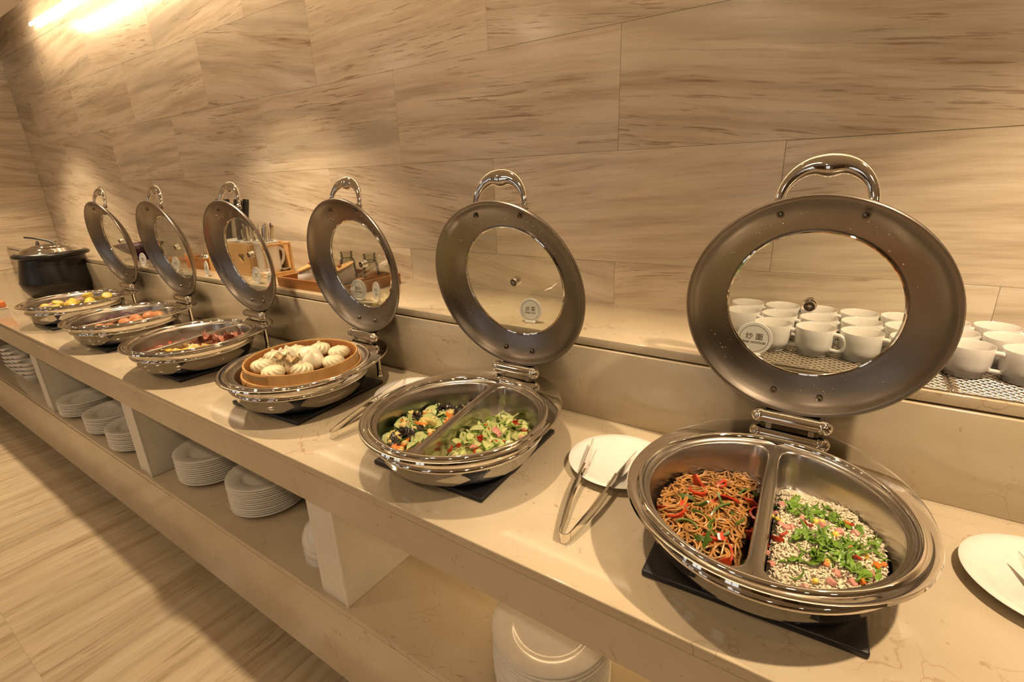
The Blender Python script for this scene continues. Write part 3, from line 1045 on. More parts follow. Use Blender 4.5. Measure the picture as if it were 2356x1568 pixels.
ham_at = [(-0.035, -0.615), (-0.042, -0.650), (-0.030, -0.690), (-0.02, -0.700), (-0.012, -0.695), (-0.040, -0.765), (-0.030, -0.790), (0.055, -0.665), (0.078, -0.650), (0.085, -0.645), (0.05, -0.790), (0.075, -0.775), (0.10, -0.742), (0.105, -0.760), (0.055, -0.770), (0.02, -0.815), (0.0, -0.66), (0.03, -0.66)]
scatter('ham_cube', [cube], M['hamcube'], 'small pink ham cube in the fried rice', 'ham cube', 'ham cubes in the fried rice', pts_at(0, 1, ham_at, FB, FT, FS, 0.004), 0.7)
car_at = [(0.065, -0.625), (0.105, -0.715), (0.092, -0.785), (0.100, -0.775), (0.088, -0.765), (0.07, -0.710), (0.115, -0.705), (0.04, -0.76)]
scatter('carrot_cube', [ccube], M['carrot'], 'small orange carrot cube in the fried rice', 'carrot cube', 'carrot cubes in the fried rice', pts_at(0, 1, car_at, FB, FT, FS, 0.005), 0.7)
rp2 = [strip_mesh('pepper_bit', 0.020, 0.007, 0.003, 1.2, 0.5, 6), strip_mesh('pepper_bit2', 0.014, 0.008, 0.003, 0.8, 0.5, 6)]
rb_at = [(-0.048, -0.745), (-0.042, -0.752), (-0.030, -0.735), (0.002, -0.677), (0.010, -0.680), (0.072, -0.628), (0.078, -0.634), (0.080, -0.725), (-0.020, -0.722)]
scatter('red_pepper_bit', rp2, M['redpepper'], 'small red pepper bit in the fried rice', 'pepper bit', 'red pepper bits in the fried rice', pts_at(0, 1, rb_at, FB, FT, FS, 0.006), 0.8)
kern = lathe_mesh('corn_kernel', [(0, 0.0035), (0.003, 0.003), (0.0045, 0), (0.0035, -0.004), (0, -0.005)], 8, angle=180)
corn_at = [(-0.015, -0.572), (-0.012, -0.580), (-0.045, -0.668), (-0.036, -0.676), (-0.030, -0.684), (0.020, -0.655), (0.035, -0.690), (0.085, -0.70), (0.09, -0.705), (0.042, -0.755), (0.03, -0.800), (0.028, -0.650), (0.05, -0.68)]
scatter('corn_kernel', [kern], M['corn'], 'single yellow corn kernel in the fried rice', 'corn kernel', 'corn kernels in the fried rice', pts_at(0, 1, corn_at, FB, FT, FS, 0.005), 1.0, (0.9, 1.3))

# --- sliced vegetables: a disc or half disc with skin rim as a part
def slice_meshes(name, r, t, frac, ell=1.0):
    """flesh prism + skin band; frac of a full turn"""
    n = 20
    full = frac >= 0.99
    out = []
    for i in range(n + (0 if full else 1)):
        a = 2 * pi * frac * i / n
        out.append((r * cos(a), r * ell * sin(a)))
    v, f = prism(out, -t / 2, t / 2)
    flesh = mk(name + '_flesh', v, f, True, 40)
    ro = r * 1.07
    v = []; f = []
    m = len(out)
    for (x, y) in out:
        k = ro / r
        v += [(x, y, -t / 2), (x * k, y * k, -t * 0.35), (x * k, y * k, t * 0.35), (x, y, t / 2 + 0.0001)]
    for i in range(m if full else m - 1):
        j = (i + 1) % m
        for q in range(3):
            f.append((i * 4 + q, j * 4 + q, j * 4 + q + 1, i * 4 + q + 1))
    skin = mk(name + '_skin', v, f, True, 40)
    return flesh, skin
def scatter2(name, pairs, mf, ms, label, cat, group, pts, tiltmax, scale=(0.85, 1.15)):
    for k, (x, y, z) in enumerate(pts):
        fl, sk = pairs[k % len(pairs)]
        s = random.uniform(*scale)
        o = ob(name, fl, mf, None, (x, y, z), (random.uniform(-tiltmax, tiltmax), random.uniform(-tiltmax, tiltmax), random.uniform(0, 6.28)), s)
        tag(o, label, cat, group)
        ob('skin', sk, ms, o)
CB, CT, CS = 0.022, 0.034, 3
lc = pts_on(1, -1, 120, CB, CT, CS, front=0.72)
v, f = heap_mesh('b', 1, -1, CB, CT, CS, None, 0.006)
o = ob('scrambled_egg_bed', mk('scrambled_egg_bed', v, f, True, 180), M['greenpepper']); o['kind'] = 'stuff'
tag(o, 'chopped cucumber and egg filling the left well of the second dish', 'vegetables')
cuc = [slice_meshes('cuc1', 0.0185, 0.0032, 1.0, 0.75), slice_meshes('cuc2', 0.020, 0.0032, 0.5), slice_meshes('cuc3', 0.017, 0.003, 1.0, 1.2)]
scatter2('cucumber_slice', cuc, M['cucflesh'], M['cucskin'], 'dark-skinned cucumber slice in the stir-fry', 'cucumber slice', 'cucumber slices in the left well', lc, 0.75)
v0, f0 = uvsphere(10, 7)
def lump(name, r, squash, amp, freq, seed):
    v = []
    for x, y, z in v0:
        d = 1 + amp * mnoise.noise(Vector((x * freq + seed, y * freq, z * freq)))
        v.append((x * r * d, y * r * d, z * r * squash * d))
    return mk(name, v, f0, True, 180)
fun = [leaf_mesh('wood_ear', 0.03, 0.030, 0.35, 0.006), leaf_mesh('wood_ear2', 0.024, 0.026, -0.3, 0.007), lump('wood_ear3', 0.011, 0.7, 0.9, 2.4, 4)]
fp = []
for (x, y, k) in ((-0.825, -0.813, 8), (-0.839, -0.634, 9), (-0.800, -0.632, 8), (-0.804, -0.585, 5), (-0.86, -0.72, 3), (-0.80, -0.78, 3)):
    for q in range(k):
        fp.append((x + random.gauss(0, 0.011), y + random.gauss(0, 0.010)))
fp = [p for p in fp if inside(*local(1, *p), -1)]
scatter('wood_ear', fun, M['fungus'], 'glossy black wood-ear fungus piece among the cucumber', 'fungus', 'wood-ear pieces in the left well', pts_at(1, -1, fp, CB, CT, CS, 0.011), 0.7, (0.75, 1.1))
eg = [lump('egg_bit', 0.010, 0.7, 0.9, 2.6, 1), lump('egg_bit2', 0.008, 0.7, 1.0, 3.0, 2), lump('egg_bit3', 0.006, 0.8, 0.9, 2.2, 3)]
scatter('egg_bit', eg, M['egg'], 'yellow scrambled egg piece among the cucumber', 'egg piece', 'scrambled egg pieces in the left well', [(a, b, c + 0.006) for a, b, c in pts_on(1, -1, 55, CB, CT, CS, front=0.72)], 1.0)
cs = [slice_meshes('car1', 0.019, 0.003, 0.5), slice_meshes('car2', 0.017, 0.003, 1.0, 0.7)]
ca2 = [(-0.815, -0.747), (-0.780, -0.679), (-0.767, -0.826), (-0.751, -0.769), (-0.791, -0.816), (-0.870, -0.750), (-0.780, -0.640), (-0.835, -0.700), (-0.770, -0.720), (-0.80, -0.845), (-0.79, -0.66)]
scatter2('carrot_slice', cs, M['carrot'], M['carrot'], 'orange carrot slice lying on the cucumber stir-fry', 'carrot slice', 'carrot slices in the left well', pts_at(1, -1, ca2, CB, CT, CS, 0.011), 0.5)
# right well: pale squash
v, f = heap_mesh('b', 1, 1, CB, CT, CS, None, 0.006)
o = ob('squash_bed', mk('squash_bed', v, f, True, 180), M['zucflesh']); o['kind'] = 'stuff'
tag(o, 'chopped pale squash filling the right well of the second dish', 'vegetables')
zuc = [slice_meshes('zuc1', 0.019, 0.0032, 0.5, 0.9), slice_meshes('zuc2', 0.021, 0.003, 0.34), slice_meshes('zuc3', 0.016, 0.0036, 0.5, 1.4)]
scatter2('squash_slice', zuc, M['zucflesh'], M['zucskin'], 'pale green squash slice in the stir-fry', 'squash slice', 'squash slices in the right well', pts_on(1, 1, 170, CB, CT, CS, front=0.78), 0.85, (0.75, 1.1))
bits = [strip_mesh('rb1', 0.022, 0.009, 0.0035, 1.4, 0.6, 6), strip_mesh('rb2', 0.015, 0.009, 0.0035, 0.9, 0.6, 6)]
rr = []
for (x, y, k) in ((-0.623, -0.776, 3), (-0.652, -0.735, 4), (-0.657, -0.676, 3), (-0.627, -0.606, 5), (-0.664, -0.850, 5), (-0.674, -0.822, 3), (-0.678, -0.780, 3), (-0.60, -0.72, 2), (-0.585, -0.65, 2)):
    for q in range(k):
        p = (x + random.gauss(0, 0.008), y + random.gauss(0, 0.008))
        if inside(*local(1, *p), 1): rr.append(p)
scatter('red_pepper_piece', bits, M['redpepper'], 'small red pepper piece among the pale squash', 'pepper piece', 'red pepper pieces in the right well', pts_at(1, 1, rr, CB, CT, CS, 0.009), 0.8)
hs = [leaf_mesh('ham_scrap', 0.024, 0.018, 0.2, 0.002), leaf_mesh('ham_scrap2', 0.020, 0.014, -0.2, 0.002)]
hh = [(-0.643, -0.771), (-0.635, -0.765), (-0.630, -0.686), (-0.62, -0.69), (-0.66, -0.83), (-0.60, -0.62), (-0.57, -0.66), (-0.645, -0.675), (-0.56, -0.70)]
scatter('ham_scrap', hs, M['hamcube'], 'purplish pink ham scrap among the pale squash', 'ham scrap', 'ham scraps in the right well', pts_at(1, 1, hh, CB, CT, CS, 0.010), 0.4, (0.9, 1.2))

# --- dish 3: bamboo steamer with buns
st = empty('bamboo_steamer', (-1.376, -0.687, Z0 + 0.017))
tag(st, 'round bamboo steamer basket holding white buns', 'steamer basket')
def hoop(name, ro, ri, z0, z1, mat):
    me = lathe_mesh(name, [(ri, z0), (ro, z0), (ro + 0.0004, z1 - 0.002), (ro - 0.001, z1), (ri + 0.001, z1), (ri, z1 - 0.002)], 72, closed=True, angle=40)
    return ob(name, me, mat, st)
low = hoop('lower_hoop', 0.1775, 0.1710, 0.030, 0.083, M['bamboo'])
up_ = hoop('upper_hoop', 0.1680, 0.1630, 0.030, 0.112, M['bamboo'])
hoop('inner_lining', 0.1628, 0.1612, 0.032, 0.108, M['bamboo_in'])
me = box_mesh('slat', 0.0145, 1.0, 0.003, 0.0006)
me.materials.append(M['walnut'])
for k in range(-10, 11):
    xx = k * 0.0155
    ln = 2 * sqrt(max(0, 0.160 ** 2 - xx * xx)) - 0.004
    if ln > 0.03:
        ob('slat', me, None, st, (xx, 0, 0.072), (0, 0, 0), (1, ln, 1))
# lap joint and stitches on the outside
v, f = [], []
for i in range(13):
    a = radians(-118 + i * 4.2)
    z1 = 0.108 if i > 2 else 0.078 + i * 0.014
    for r_, z in ((0.1682, 0.074), (0.1700, 0.074), (0.1700, z1), (0.1682, z1)):
        v.append((r_ * cos(a), r_ * sin(a), z))
for i in range(12):
    for q in range(4):
        w = (q + 1) % 4
        f.append((i * 4 + q, (i + 1) * 4 + q, (i + 1) * 4 + w, i * 4 + w))
f += [(0, 1, 2, 3), (51, 50, 49, 48)]
ob('lap_strip', mk('lap_strip', v, f, True, 30), M['bamboo'], st)
for a in (-112, -96, -40, -20):
    ob('stitch', box_mesh('stitch', 0.002, 0.004, 0.040, 0.0005), M['walnut'], st, (0.1777 * cos(radians(a)), 0.1777 * sin(radians(a)), 0.058), (0, 0, radians(a + 90)))

def bun_mesh(name, r, h, pleats, twist, knob, seed, amp=0.05):
    prof = [(0.0, 0.0), (0.55, 0.0), (0.86, 0.10), (0.97, 0.22), (1.0, 0.34), (0.99, 0.46), (0.95, 0.57), (0.88, 0.67), (0.79, 0.76), (0.68, 0.83), (0.56, 0.885), (0.43, 0.93), (0.30, 0.965), (0.20, 0.99 + knob * 0.3), (0.12, 1.02 + knob * 0.8), (0.06, 1.02 + knob), (0, 0.99 + knob)]
    def shp(x, y, z, rr, a):
        t = max(0, (z / h - 0.35) / 0.65)
        k = 1 + (amp * (2 * abs(cos(pleats * (a + twist * t) / 2)) - 1) * min(1, t * 1.6) if pleats else 0) + 0.03 * mnoise.noise(Vector((x * 40 + seed, y * 40, z * 40)))
        zz = z + (0.05 * h * cos(pleats * (a + twist * t)) * t * (1 - t) * 2 if pleats else 0)
        return x * k, y * k, zz
    return lathe_mesh(name, [(p * r, q * h) for p, q in prof], 110, shape=shp, angle=180)
pleat = [bun_mesh('pleated_bun', 0.0335, 0.039, 11, 1.2, 0.10, 1, 0.11), bun_mesh('pleated_bun2', 0.033, 0.040, 10, -1.0, 0.16, 5, 0.12), bun_mesh('pleated_bun3', 0.0345, 0.036, 11, 0.9, 0.06, 9, 0.11)]
ZB = Z0 + 0.017 + 0.0737
pl_at = [(-1.455, -0.775), (-1.493, -0.712), (-1.378, -0.785), (-1.478, -0.640), (-1.430, -0.585), (-1.352, -0.568), (-1.285, -0.640), (-1.310, -0.735)]
pl_lab = ['pleated bun at the near left edge of the steamer', 'pleated bun at the far left of the steamer, beside the split bun', 'pleated bun against the front wall of the steamer', 'pleated bun behind the left split bun, near the back wall', 'pleated bun at the back of the steamer behind the plain bun', 'pleated bun at the back right of the steamer', 'pleated bun against the right wall of the steamer', 'pleated bun at the front right, beside the siu mai']
for k, (x, y) in enumerate(pl_at):
    o = ob('pleated_bun', pleat[k % 3], M['bun'], None, (x, y, ZB), (0, 0, random.uniform(0, 6)))
    tag(o, pl_lab[k], 'bun', 'buns in the bamboo steamer')
plain = bun_mesh('plain_bun', 0.039, 0.050, 0, 0, -0.02, 3)
tag(ob('plain_bun', plain, M['bunwhite'], None, (-1.405, -0.645, ZB)), 'large smooth white bun in the middle of the steamer', 'bun', 'buns in the bamboo steamer')
def split_bun(x, y, rz, label):
    def shp(xx, yy, z, rr, a):
        t = max(0, (z / 0.046 - 0.6) / 0.4)
        k = 1 + 0.16 * t * cos(3 * a)
        return xx * k, yy * k, z + 0.010 * t * max(0, cos(3 * a)) - 0.004 * t * max(0, -cos(3 * a))
    prof = [(0, 0), (0.020, 0), (0.030, 0.005), (0.034, 0.016), (0.032, 0.028), (0.024, 0.039), (0.015, 0.045), (0.011, 0.046), (0.009, 0.043), (0.006, 0.039), (0, 0.038)]
    o = ob('split_bun', lathe_mesh('split_bun', prof, 48, shape=shp, angle=180), M['bunwhite'], None, (x, y, ZB), (0, 0, rz))
    tag(o, label, 'bun', 'buns in the bamboo steamer')
    ob('custard_filling', lathe_mesh('custard_filling', [(0, 0.0405), (0.005, 0.041), (0.009, 0.042), (0.0085, 0.036), (0, 0.036)], 16), M['custard'], o)
split_bun(-1.455, -0.690, 0.3, 'white bun split open on top, left of the plain bun')
split_bun(-1.343, -0.672, 1.2, 'white bun split open on top with yellow filling showing, right of centre')
def siu_mesh(name, seed):
    def shp(x, y, z, rr, a):
        t = z / 0.042
        k = 1 + 0.06 * sin(11 * a + seed) * (0.4 + t) + 0.16 * mnoise.noise(Vector((x * 60 + seed, y * 60, z * 60)))
        return x * k, y * k, z + (0.005 * sin(4 * a + seed * 2) if t > 0.85 else 0)
    prof = [(0, 0), (0.017, 0), (0.023, 0.006), (0.0235, 0.016), (0.019, 0.026), (0.0125, 0.032), (0.014, 0.038), (0.019, 0.042), (0.012, 0.039), (0.008, 0.034), (0, 0.033)]
    return lathe_mesh(name, prof, 96, shape=shp, angle=180)
for k, (x, y, lab) in enumerate(((-1.402, -0.738, 'wrinkled siu mai dumpling on the left of the pair in the steamer'), (-1.352, -0.733, 'wrinkled siu mai dumpling on the right of the pair in the steamer'))):
    tag(ob('siu_mai', siu_mesh('siu_mai', k * 3 + 1), M['siumai'], None, (x, y, ZB), (0, 0, 0), 1.2), lab, 'dumpling', 'dumplings in the bamboo steamer')

# --- dish 4: ham, fried egg, sausage
fz = lambda i, s, x, y, e: Z0 + heap(i, *local(i, x, y), s, 0.040, 0.012, i) + e
def bed(i, s, mat, label, base=0.036, top=0.010):
    v, f = heap_mesh('bed', i, s, base, top, i, None, 0.002)
    o = ob('food_bed', mk('food_bed', v, f, True, 180), mat); o['kind'] = 'stuff'
    tag(o, label, 'food')
bed(3, 1, M['ham'], 'layer of sliced ham filling the right well of the egg dish', 0.056, 0.012)
bed(3, -1, M['sausage'], 'layer of red sausage pieces in the left well of the egg dish', 0.042, 0.010)
hm = [leaf_mesh('ham_slice', 0.05, 0.042, 0.45, 0.007, 9, 6), leaf_mesh('ham_slice2', 0.046, 0.04, -0.4, 0.009, 9, 6)]
hp_ = [(-2.010, -0.671), (-1.983, -0.657), (-1.980, -0.630), (-1.987, -0.594), (-1.985, -0.575), (-1.960, -0.640), (-1.955, -0.610), (-2.005, -0.640), (-1.94, -0.66), (-1.97, -0.60), (-1.93, -0.63), (-1.95, -0.575)]
scatter('ham_slice', hm, M['ham'], 'folded reddish ham slice behind the fried egg', 'ham slice', 'folded ham slices in the fourth dish', [(x, y, Z0 + 0.070 + random.uniform(0, 0.014)) for x, y in hp_], 0.5, (0.8, 1.0))
fe = leaf_mesh('fried_egg_half', 0.050, 0.040, 0.15, 0.003, 9, 6)
ylk = lump('yolk', 0.012, 0.5, 0.1, 2, 1)
for k, (x, y) in enumerate([(-2.000, -0.815), (-1.990, -0.790), (-1.965, -0.778), (-1.975, -0.751), (-1.950, -0.735), (-1.943, -0.711), (-1.935, -0.760), (-1.96, -0.81)]):
    o = ob('fried_egg', fe, M['eggwhite'], None, (x, y, Z0 + 0.072 + random.uniform(0, 0.008)), (random.uniform(-0.5, 0.5), random.uniform(-0.5, 0.5), random.uniform(0, 6)))
    tag(o, 'folded yellow fried egg in the fourth dish', 'fried egg', 'fried eggs in the fourth dish')
    ob('yolk', ylk, M['yolk'], o, (0, 0, 0.003))
sa = tube_mesh('sausage_piece', [(-0.02, 0, 0), (-0.012, 0, 0.002), (0, 0, 0.003), (0.012, 0, 0.002), (0.02, 0, 0)], [0.004, 0.008, 0.0085, 0.008, 0.004], 10)
sp = [(-2.118, -0.853), (-2.140, -0.769), (-2.142, -0.732), (-2.134, -0.702), (-2.15, -0.79), (-2.12, -0.75), (-2.13, -0.82), (-2.16, -0.75), (-2.115, -0.71), (-2.155, -0.70), (-2.10, -0.79)]
scatter('sausage_piece', [sa], M['sausage'], 'short red sausage piece in the left well of the egg dish', 'sausage', 'sausage pieces in the fourth dish', [(x, y, Z0 + 0.058) for x, y in sp], 0.2)
# --- dish 5: eggs and purple potatoes
eggm = lathe_mesh('brown_egg', [(0, -0.029)] + [(0.0225 * sin(pi * i / 12) * (1 + 0.10 * cos(pi * i / 12)), -0.029 * cos(pi * i / 12)) for i in range(1, 12)] + [(0, 0.029)], 24, angle=180)
for k, (x, y, e) in enumerate([(-2.690, -0.812, .046), (-2.640, -0.790, .046), (-2.642, -0.725, .055), (-2.648, -0.680, .060), (-2.592, -0.690, .052), (-2.648, -0.628, .060), (-2.622, -0.598, .058), (-2.60, -0.75, .046), (-2.585, -0.64, .046)]):
    tag(ob('brown_egg', eggm, M['brownegg'], None, (x, y, Z0 + e + 0.022), (pi / 2, random.uniform(0, 1), random.uniform(0, 3))), 'whole brown egg in the right well of the fifth dish', 'egg', 'brown eggs in the fifth dish')
pp = [lump('purple_potato', 0.032, 0.75, 0.25, 1.5, 2), lump('purple_potato2', 0.028, 0.8, 0.3, 1.6, 6)]
for k, (x, y) in enumerate([(-2.815, -0.725), (-2.785, -0.690), (-2.784, -0.600), (-2.765, -0.575), (-2.83, -0.66), (-2.79, -0.76)]):
    tag(ob('purple_potato', pp[k % 2], M['purplepotato'], None, (x, y, Z0 + 0.066), (0, 0, k), (1.2, 0.85, 1)), 'dark purple sweet potato in the left well of the fifth dish', 'potato', 'purple potatoes in the fifth dish')
# --- dish 6: corn pieces
def corn_piece(name):
    def shp(x, y, z, r, a):
        if r < 0.012: return x, y, z
        k = 1 + 0.07 * abs(sin(8 * a)) - 0.05
        return x * k, y * k, z
    prof = [(0, -0.026), (0.016, -0.026), (0.021, -0.024)]
    for i in range(8):
        zz = -0.022 + i * 0.0058
        prof += [(0.0225, zz), (0.0238, zz + 0.002), (0.0225, zz + 0.004)]
    prof += [(0.020, 0.0245), (0.015, 0.026), (0, 0.026)]
    return lathe_mesh(name, prof, 64, shape=shp, angle=180)
cpm = corn_piece('corn_piece')
cobm = lathe_mesh('cob_core', [(0, 0.0268), (0.006, 0.0268), (0.013, 0.0262), (0.013, -0.0262), (0, -0.0268)], 16)
for k, (x, y, e, ry) in enumerate([(-3.386, -0.815, .056, 1.2), (-3.390, -0.765, .060, 0.3), (-3.350, -0.720, .060, 1.4), (-3.400, -0.690, .056, 1.2), (-3.415, -0.620, .070, 0.15), (-3.350, -0.560, .062, 0.6), (-3.33, -0.79, .052, 1.3), (-3.32, -0.65, .056, 1.2), (-3.30, -0.72, .052, 0.9)]):
    o = ob('corn_piece', cpm, M['corn'], None, (x, y, Z0 + e + 0.020), (0.2, ry, k * 1.3))
    tag(o, 'short piece of yellow corn on the cob in the farthest dish', 'corn', 'corn cob pieces in the farthest dish')
    ob('cob_core', cobm, M['eggwhite'], o)
sw = lump('sweet_potato', 0.026, 0.7, 0.3, 1.5, 8)
for k, (x, y) in enumerate([(-3.46, -0.70), (-3.47, -0.64), (-3.45, -0.58), (-3.48, -0.76)]):
    tag(ob('sweet_potato', sw, M['hamcube'], None, (x, y, Z0 + 0.070), (0, 0, k * 1.7), (1.4, 0.8, 1)), 'pinkish sweet potato chunk behind the corn in the farthest dish', 'sweet potato', 'sweet potato chunks in the farthest dish')

# ------------------------------------------------------------------ plates, tongs
plate_prof = [(0, 0.0032), (0.070, 0.0032), (0.078, 0.0045), (0.086, 0.0090), (0.092, 0.0115), (0.118, 0.0150), (0.1285, 0.0165), (0.1308, 0.0190), (0.1308, 0.0212),
              (0.1295, 0.0222), (0.118, 0.0208), (0.091, 0.0165), (0.084, 0.0125), (0.076, 0.0072), (0.069, 0.0060), (0, 0.0060)]
foot = [(0.064, 0.0032), (0.066, 0.0), (0.070, 0.0), (0.072, 0.0040)]
mb = MB()
v, f = lathe(plate_prof, 72); mb.add(v, f)
v, f = lathe(foot, 72); mb.add(v, f)
me_plate = mb.mesh('dinner_plate', True, 60)
me_plate.materials.append(M['china'])
ORD = ['topmost', 'second from top', 'third from top', 'fourth from top', 'fifth from top', 'sixth from top', 'seventh from top', 'eighth from top', 'ninth from top', 'tenth from top', 'eleventh from top', 'twelfth from top', 'thirteenth from top', 'fourteenth from top', 'fifteenth from top']
def plate_stack(x, y, n, pitch, where, grp):
    for k in range(n):
        o = ob('dinner_plate', me_plate, None, None, (x + random.uniform(-0.0015, 0.0015), y + random.uniform(-0.0015, 0.0015), 0.4145 + k * pitch), (0, 0, random.uniform(0, 6)))
        tag(o, 'white dinner plate, %s in the stack %s' % (ORD[n - 1 - k], where), 'plate', grp)
plate_stack(-0.425, -0.795, 14, 0.0100, 'nearest the camera on the shelf', 'plates in the nearest stack')
plate_stack(-1.620, -0.755, 13, 0.0082, 'second nearest, right of a taller stack', 'plates in the second stack')
plate_stack(-1.990, -0.765, 12, 0.0086, 'beside the middle shelf divider', 'plates in the third stack')
plate_stack(-2.545, -0.805, 10, 0.0088, 'half hidden by the middle divider', 'plates in the fourth stack')
plate_stack(-2.840, -0.800, 9, 0.0086, 'between two other stacks beyond the divider', 'plates in the fifth stack')
plate_stack(-3.190, -0.805, 8, 0.0088, 'farthest along the shelf', 'plates in the farthest stack')
bowl_prof = [(0, 0.004), (0.026, 0.004), (0.028, 0.0), (0.031, 0.0), (0.033, 0.006), (0.046, 0.020), (0.0555, 0.040), (0.058, 0.052), (0.0575, 0.0535), (0.056, 0.052), (0.0535, 0.041), (0.044, 0.023), (0.031, 0.010), (0, 0.008)]
me_bowl = lathe_mesh('soup_bowl', bowl_prof, 48, angle=60); me_bowl.materials.append(M['china'])
for k, (x, y, n, w) in enumerate(((-4.015, -0.828, 4, 'nearest the shelf divider'), (-4.150, -0.830, 5, 'second from the divider'), (-4.285, -0.828, 5, 'third from the divider'), (-4.420, -0.825, 5, 'fourth from the divider'))):
    for q in range(n):
        tag(ob('soup_bowl', me_bowl, None, None, (x, y, 0.4145 + q * 0.0265)), 'small white bowl, %s in the bowl stack %s' % (ORD[n - 1 - q], w), 'bowl', 'small bowls stacked on the shelf')
for q in range(3):
    tag(ob('serving_bowl', me_bowl, None, None, (-1.205, -0.800, 0.4145 + 0.0803 + q * 0.026), (pi, 0, 0), 1.5), 'larger upturned white bowl, %s in the pile half hidden by the near divider' % ORD[2 - q], 'bowl', 'larger bowls behind the near divider')

sp_prof = [(0, 0.004), (0.066, 0.004), (0.068, 0.0), (0.072, 0.0), (0.074, 0.006), (0.100, 0.0145), (0.1145, 0.0185), (0.1155, 0.0200), (0.1145, 0.0208), (0.099, 0.0185), (0.083, 0.0140), (0.076, 0.0105), (0, 0.0105)]
me_sp = lathe_mesh('tong_plate', sp_prof, 72, angle=60); me_sp.materials.append(M['china'])
tag(ob('tong_plate', me_sp, None, None, (-0.372, -0.565, ZC)), 'flat white plate under tongs, between noodle dish and cucumber dish', 'plate', 'white tong plates on the counter')
tag(ob('tong_plate', me_sp, None, None, (0.342, -0.560, ZC)), 'flat white plate at the right edge, beside the noodle dish', 'plate', 'white tong plates on the counter')
tag(ob('tong_plate', me_sp, None, None, (-1.075, -0.525, ZC)), 'flat white plate peeping out between cucumber dish and steamer dish', 'plate', 'white tong plates on the counter')

def tongs(hinge, tip1, tip2, zh, zt, label):
    e = empty('serving_tongs', (hinge[0], hinge[1], 0))
    tag(e, label, 'tongs', 'steel serving tongs on the plates')
    H = Vector((0, 0, zh))
    tips = [Vector((t[0] - hinge[0], t[1] - hinge[1], zt)) for t in (tip1, tip2)]
    mid = ((tips[0] + tips[1]) / 2 - H); mid.z = 0; mid.normalize()
    side = Vector((-mid.y, mid.x, 0))
    if (tips[0] - H).dot(side) < 0: side = -side
    wd = 0.0105
    # spring bend joining the arms
    v = []; f = []
    nb = 13
    for i in range(nb):
        a = pi * i / (nb - 1)
        c = H + side * (0.010 * cos(a)) - mid * (0.012 * sin(a)) + mid * 0.004
        n_ = (side * cos(a) - mid * sin(a))
        for (dr, dz) in ((-0.0008, -wd), (0.0008, -wd), (0.0008, wd), (-0.0008, wd)):
            v.append(c + n_ * dr + Vector((0, 0, dz)))
    for i in range(nb - 1):
        for q in range(4):
            w = (q + 1) % 4
            f.append((i * 4 + q, (i + 1) * 4 + q, (i + 1) * 4 + w, i * 4 + w))
    f += [(3, 2, 1, 0), tuple((nb - 1) * 4 + q for q in range(4))]
    ob('spring_bend', mk('spring_bend', v, f, True, 40), M['cutlery'], e)
    for si, T in zip((1, -1), tips):
        A = H + side * (0.010 * si) + mid * 0.004
        D = T - A; ln = D.length; D.normalize()
        out = side * si
        out = (out - D * out.dot(D)).normalized()
        upv = out.cross(D) * (1 if out.cross(D).z > 0 else -1)
        v = []; f = []
        na = 17
        for i in range(na):
            t = i / (na - 1) * 0.66
            c = A + D * (ln * t) + out * (0.010 * sin(pi * t / 0.66) * 0.6)
            hw = wd * (1 - 0.35 * t)
            th = 0.0011
            lipw = 0.0045   # folded edges make a channel
            sec = [(0, -hw), (th, -hw), (th, hw), (0, hw)]
            sec = [(-lipw * min(1, t * 6), hw), (-lipw * min(1, t * 6), hw - th), (0, hw - th), (0, -hw + th), (-lipw * min(1, t * 6), -hw + th), (-lipw * min(1, t * 6), -hw), (th, -hw), (th, hw)]
            for (o_, u_) in sec:
                v.append(c + out * o_ + upv * u_)
        for i in range(na - 1):
            for q in range(8):
                w = (q + 1) % 8
                f.append((i * 8 + q, (i + 1) * 8 + q, (i + 1) * 8 + w, i * 8 + w))
        arm = ob('arm', mk('arm', v, f, True, 35), M['cutlery'], e)
        # leaf shaped blade with slots along the lower edge
        v = []; f = []
        nb2 = 19
        for i in range(nb2):
            t = i / (nb2 - 1)
            c = A + D * (ln * (0.60 + 0.40 * t))
            hi = wd * 0.78 * (1 - t) ** 0.6 + 0.001
            lo = -0.004 - 0.019 * sin(pi * min(1, 0.10 + t * 0.9)) ** 0.8 * (1 if i % 4 != 2 or t > 0.62 or si < 0 else 0.45)
            if t > 0.97: lo = -0.001
            cup = -0.004 * sin(pi * t)
            for (o_, u_) in ((0.0005, hi), (-0.0007, hi), (cup - 0.0007, lo), (cup + 0.0005, lo)):
                v.append(c + out * o_ + upv * u_)
        for i in range(nb2 - 1):
            for q in range(4):
                w = (q + 1) % 4
                f.append((i * 4 + q, (i + 1) * 4 + q, (i + 1) * 4 + w, i * 4 + w))
        f += [(3, 2, 1, 0), tuple((nb2 - 1) * 4 + q for q in range(4))]
        ob('blade', mk('blade', v, f, True, 35), M['cutlery'], e)
    return e
tongs((-0.362, -0.850), (-0.448, -0.540), (-0.338, -0.545), ZC + 0.0115, ZC + 0.040, 'open steel tongs on the plate between noodle dish and cucumber dish')
tongs((0.385, -0.860), (0.300, -0.530), (0.395, -0.540), ZC + 0.0115, ZC + 0.040, 'steel tongs on the plate at the right edge of the picture')
tongs((-1.075, -0.820), (-1.135, -0.500), (-1.040, -0.505), ZC + 0.0115, ZC + 0.040, 'steel tongs on the plate between cucumber dish and steamer dish')

